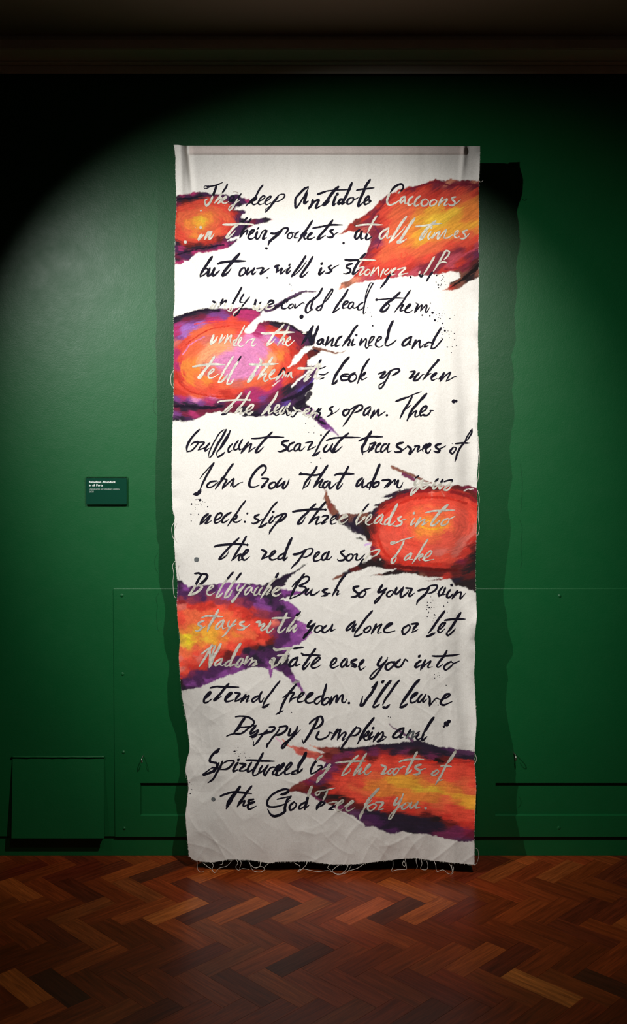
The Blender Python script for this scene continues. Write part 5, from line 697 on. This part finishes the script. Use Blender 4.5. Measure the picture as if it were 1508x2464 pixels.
# ------------------------------------------------------------ handwriting, one mesh per word
def parse_words(txt):
    W = []; ox = oy = 0
    for l in txt.strip().split('\n'):
        l = l.strip()
        if not l: continue
        if l[0] == '@': ox, oy = map(float, l[1:].split()); continue
        n, r = l.split(':', 1); st = []
        for s in r.split('/'):
            t = s.split(); h = t[0]; c = 'k'
            if h[-1].isalpha(): c = h[-1]; h = h[:-1]
            dot = h[0] == 'o'
            if dot: h = h[1:]
            st.append((dot, float(h) / 4, c, np.array([[float(a) for a in q.split(',')] for q in t[1:]]) / 4 + [ox, oy]))
        W.append((n, st))
    return W
zoff = 0.0
def word_mesh(name, strokes, label=None, kind=None):
    global zoff
    V, F, MI = [], [], []
    for dot, wd, c, p in strokes:
        zoff = (zoff + .00001) % .0002
        off = .0005 + zoff + (.0002 if c == 's' else 0)
        if dot:
            n = 16 if wd > 1.5 else 8; cx_, cy_ = p[0]; k0 = len(V); sd = int(cx_ * 7 + cy_)
            ang = np.linspace(0, 2 * math.pi, n, endpoint=False)
            rr = wd * (1 + .28 * (vn(np.cos(ang) * 1.5 + 5, np.sin(ang) * 1.5 + sd, 3) - .5))
            X, Y, Z = cloth_pt(cx_ + rr * np.cos(ang), cy_ + rr * np.sin(ang), off)
            V += list(zip(X, Y, Z)); F.append(list(range(k0, k0 + n))[::-1]); MI.append(M_IDX[c]); continue
        q = catmull(p, 7)
        keep = [0]
        for i in range(1, len(q)):
            if np.hypot(*(q[i] - q[keep[-1]])) > .55: keep.append(i)
        q = q[keep]
        if len(q) < 2: q = p
        d = np.gradient(q, axis=0); d /= np.hypot(d[:, 0], d[:, 1])[:, None] + 1e-9; nrm = np.stack([-d[:, 1], d[:, 0]], 1)
        seg = np.r_[0, np.cumsum(np.hypot(*np.diff(q, axis=0).T))]; t = seg / seg[-1]
        k = np.minimum(np.minimum(1, .74 + t * 3), .42 + (1 - t) * 2.6)
        up = -d[:, 1] * .75 + d[:, 0] * .55                     # a loaded brush: heavy on the pull down, light on the way up
        kk = np.convolve(np.pad(up, 2, 'edge'), np.ones(5) / 5, 'valid')
        k = k * (1.06 - .24 * sstep(-.1, .85, kk))
        k = k * (1 + .22 * (vn(seg / 5 + q[0, 0], seg * 0 + q[0, 1], 5) - .5)) * 1.13
        hw = np.maximum(wd * k / 2, .8)
        j1 = .5 * (vn(seg / 1.6, seg * 0 + q[0, 1], 61) - .5); j2 = .5 * (vn(seg / 1.6, seg * 0 + q[0, 0], 62) - .5)
        Lp = q + nrm * (hw + j1)[:, None]; Rp = q - nrm * (hw + j2)[:, None]
        cap0 = [q[0] - (d[0] * math.cos(a) + nrm[0] * math.sin(a)) * hw[0] for a in (-1.0, -.35, .35, 1.0)]
        cap1 = [q[-1] + (d[-1] * math.cos(a) + nrm[-1] * math.sin(a)) * hw[-1] for a in (-1.0, -.35, .35, 1.0)]
        allp = np.vstack([Lp, Rp, cap0, cap1]); X, Y, Z = cloth_pt(allp[:, 0], allp[:, 1], off)
        k0 = len(V); V += list(zip(X, Y, Z)); n = len(q)
        m0 = len(F)
        for i in range(n - 1): F.append([k0 + i, k0 + i + 1, k0 + n + i + 1, k0 + n + i])
        F.append([k0, k0 + n] + [k0 + 2 * n + a for a in (3, 2, 1, 0)][::-1])
        F.append([k0 + n - 1] + [k0 + 2 * n + 4 + a for a in (3, 2, 1, 0)] + [k0 + 2 * n - 1])
        for i in range(len(F) - m0):
            f_ = i / max(1, n - 2) if i < n - 1 else (0 if i == n - 1 else 1)
            if c == 'd': MI.append(0 if f_ < .62 else 1)
            elif c == 'u': MI.append(1 if f_ < .45 else 0)
            else: MI.append(M_IDX[c])
    me = bpy.data.meshes.new(name); me.from_pydata(V, [], F)
    for mm_ in (m_ink, m_silver, m_grey): me.materials.append(mm_)
    me.polygons.foreach_set('material_index', MI); me.update()
    o = bpy.data.objects.new(name, me); COL.objects.link(o); o.parent = ban
    o.matrix_parent_inverse = Matrix.Translation(-Vector(ban.location))
    if kind: o['kind'] = kind
    if label: o['label'] = label
    return o
drops = []; sdrops = []
for n, stv in parse_words(WORDS):
    if n == '.': drops += stv
    elif n == '~': sdrops += stv
    else: word_mesh('written_word', stv, "brush-written word reading '%s'" % n)
word_mesh('ink_spatter', drops, None, 'stuff')
word_mesh('paint_drops', [(a, b_, 's', p) for a, b_, c, p in sdrops], None, 'stuff')

# ------------------------------------------------------------ sleeve dowel, brackets, frayed edges, loose threads
x0_, y0_, z0_ = [float(v_) for v_ in at_y(460, 361, WALLY - G0 + .006)]; x1_ = float(at_y(1112, 361, WALLY - G0 + .006)[0])
bm = bmesh.new(); tube(bm, [(x0_, y0_ + .004, z0_), (x1_, y0_ + .004, z0_)], .011, .011, 16); bmo('dowel', bm, m_wood, ban, True)
for xx in (x0_ + .12, x1_ - .12):
    bm = bmesh.new(); box(bm, xx - .012, xx + .012, y0_ + .012, WALLY - .0005, z0_ - .004, z0_ + .002); box(bm, xx - .02, xx + .02, WALLY - .004, WALLY - .0005, z0_ - .05, z0_ + .012)
    bmo('bracket', bm, m_metal, ban)
def thread(pts, r=.0009, name='loose_thread'):
    bm = bmesh.new(); tube(bm, pts, r, r * .8, 5); return bmo(name, bm, m_thread, ban, True)
for (dep, s) in THREADS:                                # threads drawn down to the floor under the hem
    p = catmull(parse_pts(s), 5); pts = []
    for i, (px, py) in enumerate(p):
        Y = WALLY - G0 - dep * min(1, i / 4)
        X, Yy, Z = at_y(px, py, Y); X, Yy, Z = float(X), float(Yy), float(Z)
        if Z < .0016: fx, fy = on_floor(px, py); X, Yy, Z = fx, fy, .0016
        pts.append((X, Yy, Z))
    thread(pts)
V, F = [], []                                            # short fibres along all raw edges
def fibre(px, py, dx, dy, wd):
    X, Y, Z = cloth_pt(np.array([px - dy * wd, px + dy * wd, px + dx]), np.array([py + dx * wd, py - dx * wd, py + dy]), .0004)
    k = len(V); V.extend(zip(X, Y, Z)); F.append((k, k + 1, k + 2))
rf = random.Random(3)
for k in range(1900):
    py = 352 + rf.random() * 1715; side = rf.random() < .5
    ln = rf.uniform(1.0, 3.2); a = rf.gauss(0, .7)
    if side: fibre(float(XL(py)) + .8, py, -ln * math.cos(a), ln * math.sin(a), .08)
    else: fibre(float(XR(py)) - .8, py, ln * math.cos(a), ln * math.sin(a), .11)
for k in range(420):
    px = rf.uniform(457, 1140); a = rf.gauss(0, .6); ln = rf.uniform(1.5, 5); py = float(YB(px)) - .8
    fibre(px, py, ln * math.sin(a), ln * math.cos(a), .08)
me = bpy.data.meshes.new('frayed_edge'); me.from_pydata(V, [], F); o = link('frayed_edge', me, m_thread, ban); o['kind'] = 'stuff'

# ------------------------------------------------------------ wall label
LY = WALLY - .011
lx0, _, lz1 = at_y(206, 1146, LY); lx1, _, lz0 = at_y(306, 1215, LY)
lab = empty('wall_label', ((lx0 + lx1) / 2, WALLY, lz0))
tag(lab, 'small green gallery label with white print in a clear acrylic block', 'label')
m_ac = bpy.data.materials.new('clear_acrylic'); m_ac.use_nodes = True
b = m_ac.node_tree.nodes['Principled BSDF']; b.inputs['Transmission Weight'].default_value = 1; b.inputs['Roughness'].default_value = .03; b.inputs['IOR'].default_value = 1.49
b.inputs['Base Color'].default_value = (.93, .98, .95, 1)
bm = bmesh.new(); box(bm, lx0, lx1, LY, WALLY - .0045, lz0, lz1, .0016); bmo('acrylic_block', bm, m_ac, lab)
m_card, nt, b = mat('label_card', (.002, .040, .022), .7, .06)
bm = bmesh.new(); box(bm, lx0 + .0015, lx1 - .0015, LY - .0010, LY - .0003, lz0 + .003, lz1 - .0075); bmo('card', bm, m_card, lab)
m_print, _, _ = mat('white_print', (.80, .84, .80), .7, .2)
m_print2, _, _ = mat('pale_print', (.42, .50, .45), .7, .2)
def text(body, px, py, hpx, m, bold=0.0, squeeze=1.0, wpx=None):
    c = bpy.data.curves.new('print', 'FONT'); c.body = body; c.size = 1.0; c.offset = bold
    o = bpy.data.objects.new('tmp', c); COL.objects.link(o); bpy.context.view_layer.update()
    me = bpy.data.meshes.new_from_object(o.evaluated_get(bpy.context.evaluated_depsgraph_get())); bpy.data.objects.remove(o)
    co = np.array([v_.co[:] for v_ in me.vertices]); mn, mxx = co.min(0), co.max(0)
    X, _, Z = at_y(px, py, LY - .0013); mpp = (LY) / FPX
    sx = wpx * mpp / (mxx[0] - mn[0]); sz = hpx * mpp / .70
    for v_ in me.vertices:
        x, y, z = v_.co; v_.co = (X + (x - mn[0]) * sx, LY - .0013, Z + y * sz)
    o = bpy.data.objects.new('print_line', me); COL.objects.link(o); me.materials.append(m); o.parent = lab
    o.matrix_parent_inverse = Matrix.Translation(-Vector(lab.location)); o['label'] = "printed words '%s'" % body
text('Rebellion Abundant', 214.2, 1162.0, 4.9, m_print, .022, 1, 63.3)
text('in all Parts', 214.2, 1169.8, 4.9, m_print, .022, 1, 33.5)
text('Digital print on Osnaberg cotton,', 214.4, 1178.6, 3.9, m_print2, .0, 1, 73.5)
text('2025', 214.6, 1185.0, 3.9, m_print2, .0, 1, 11.0)
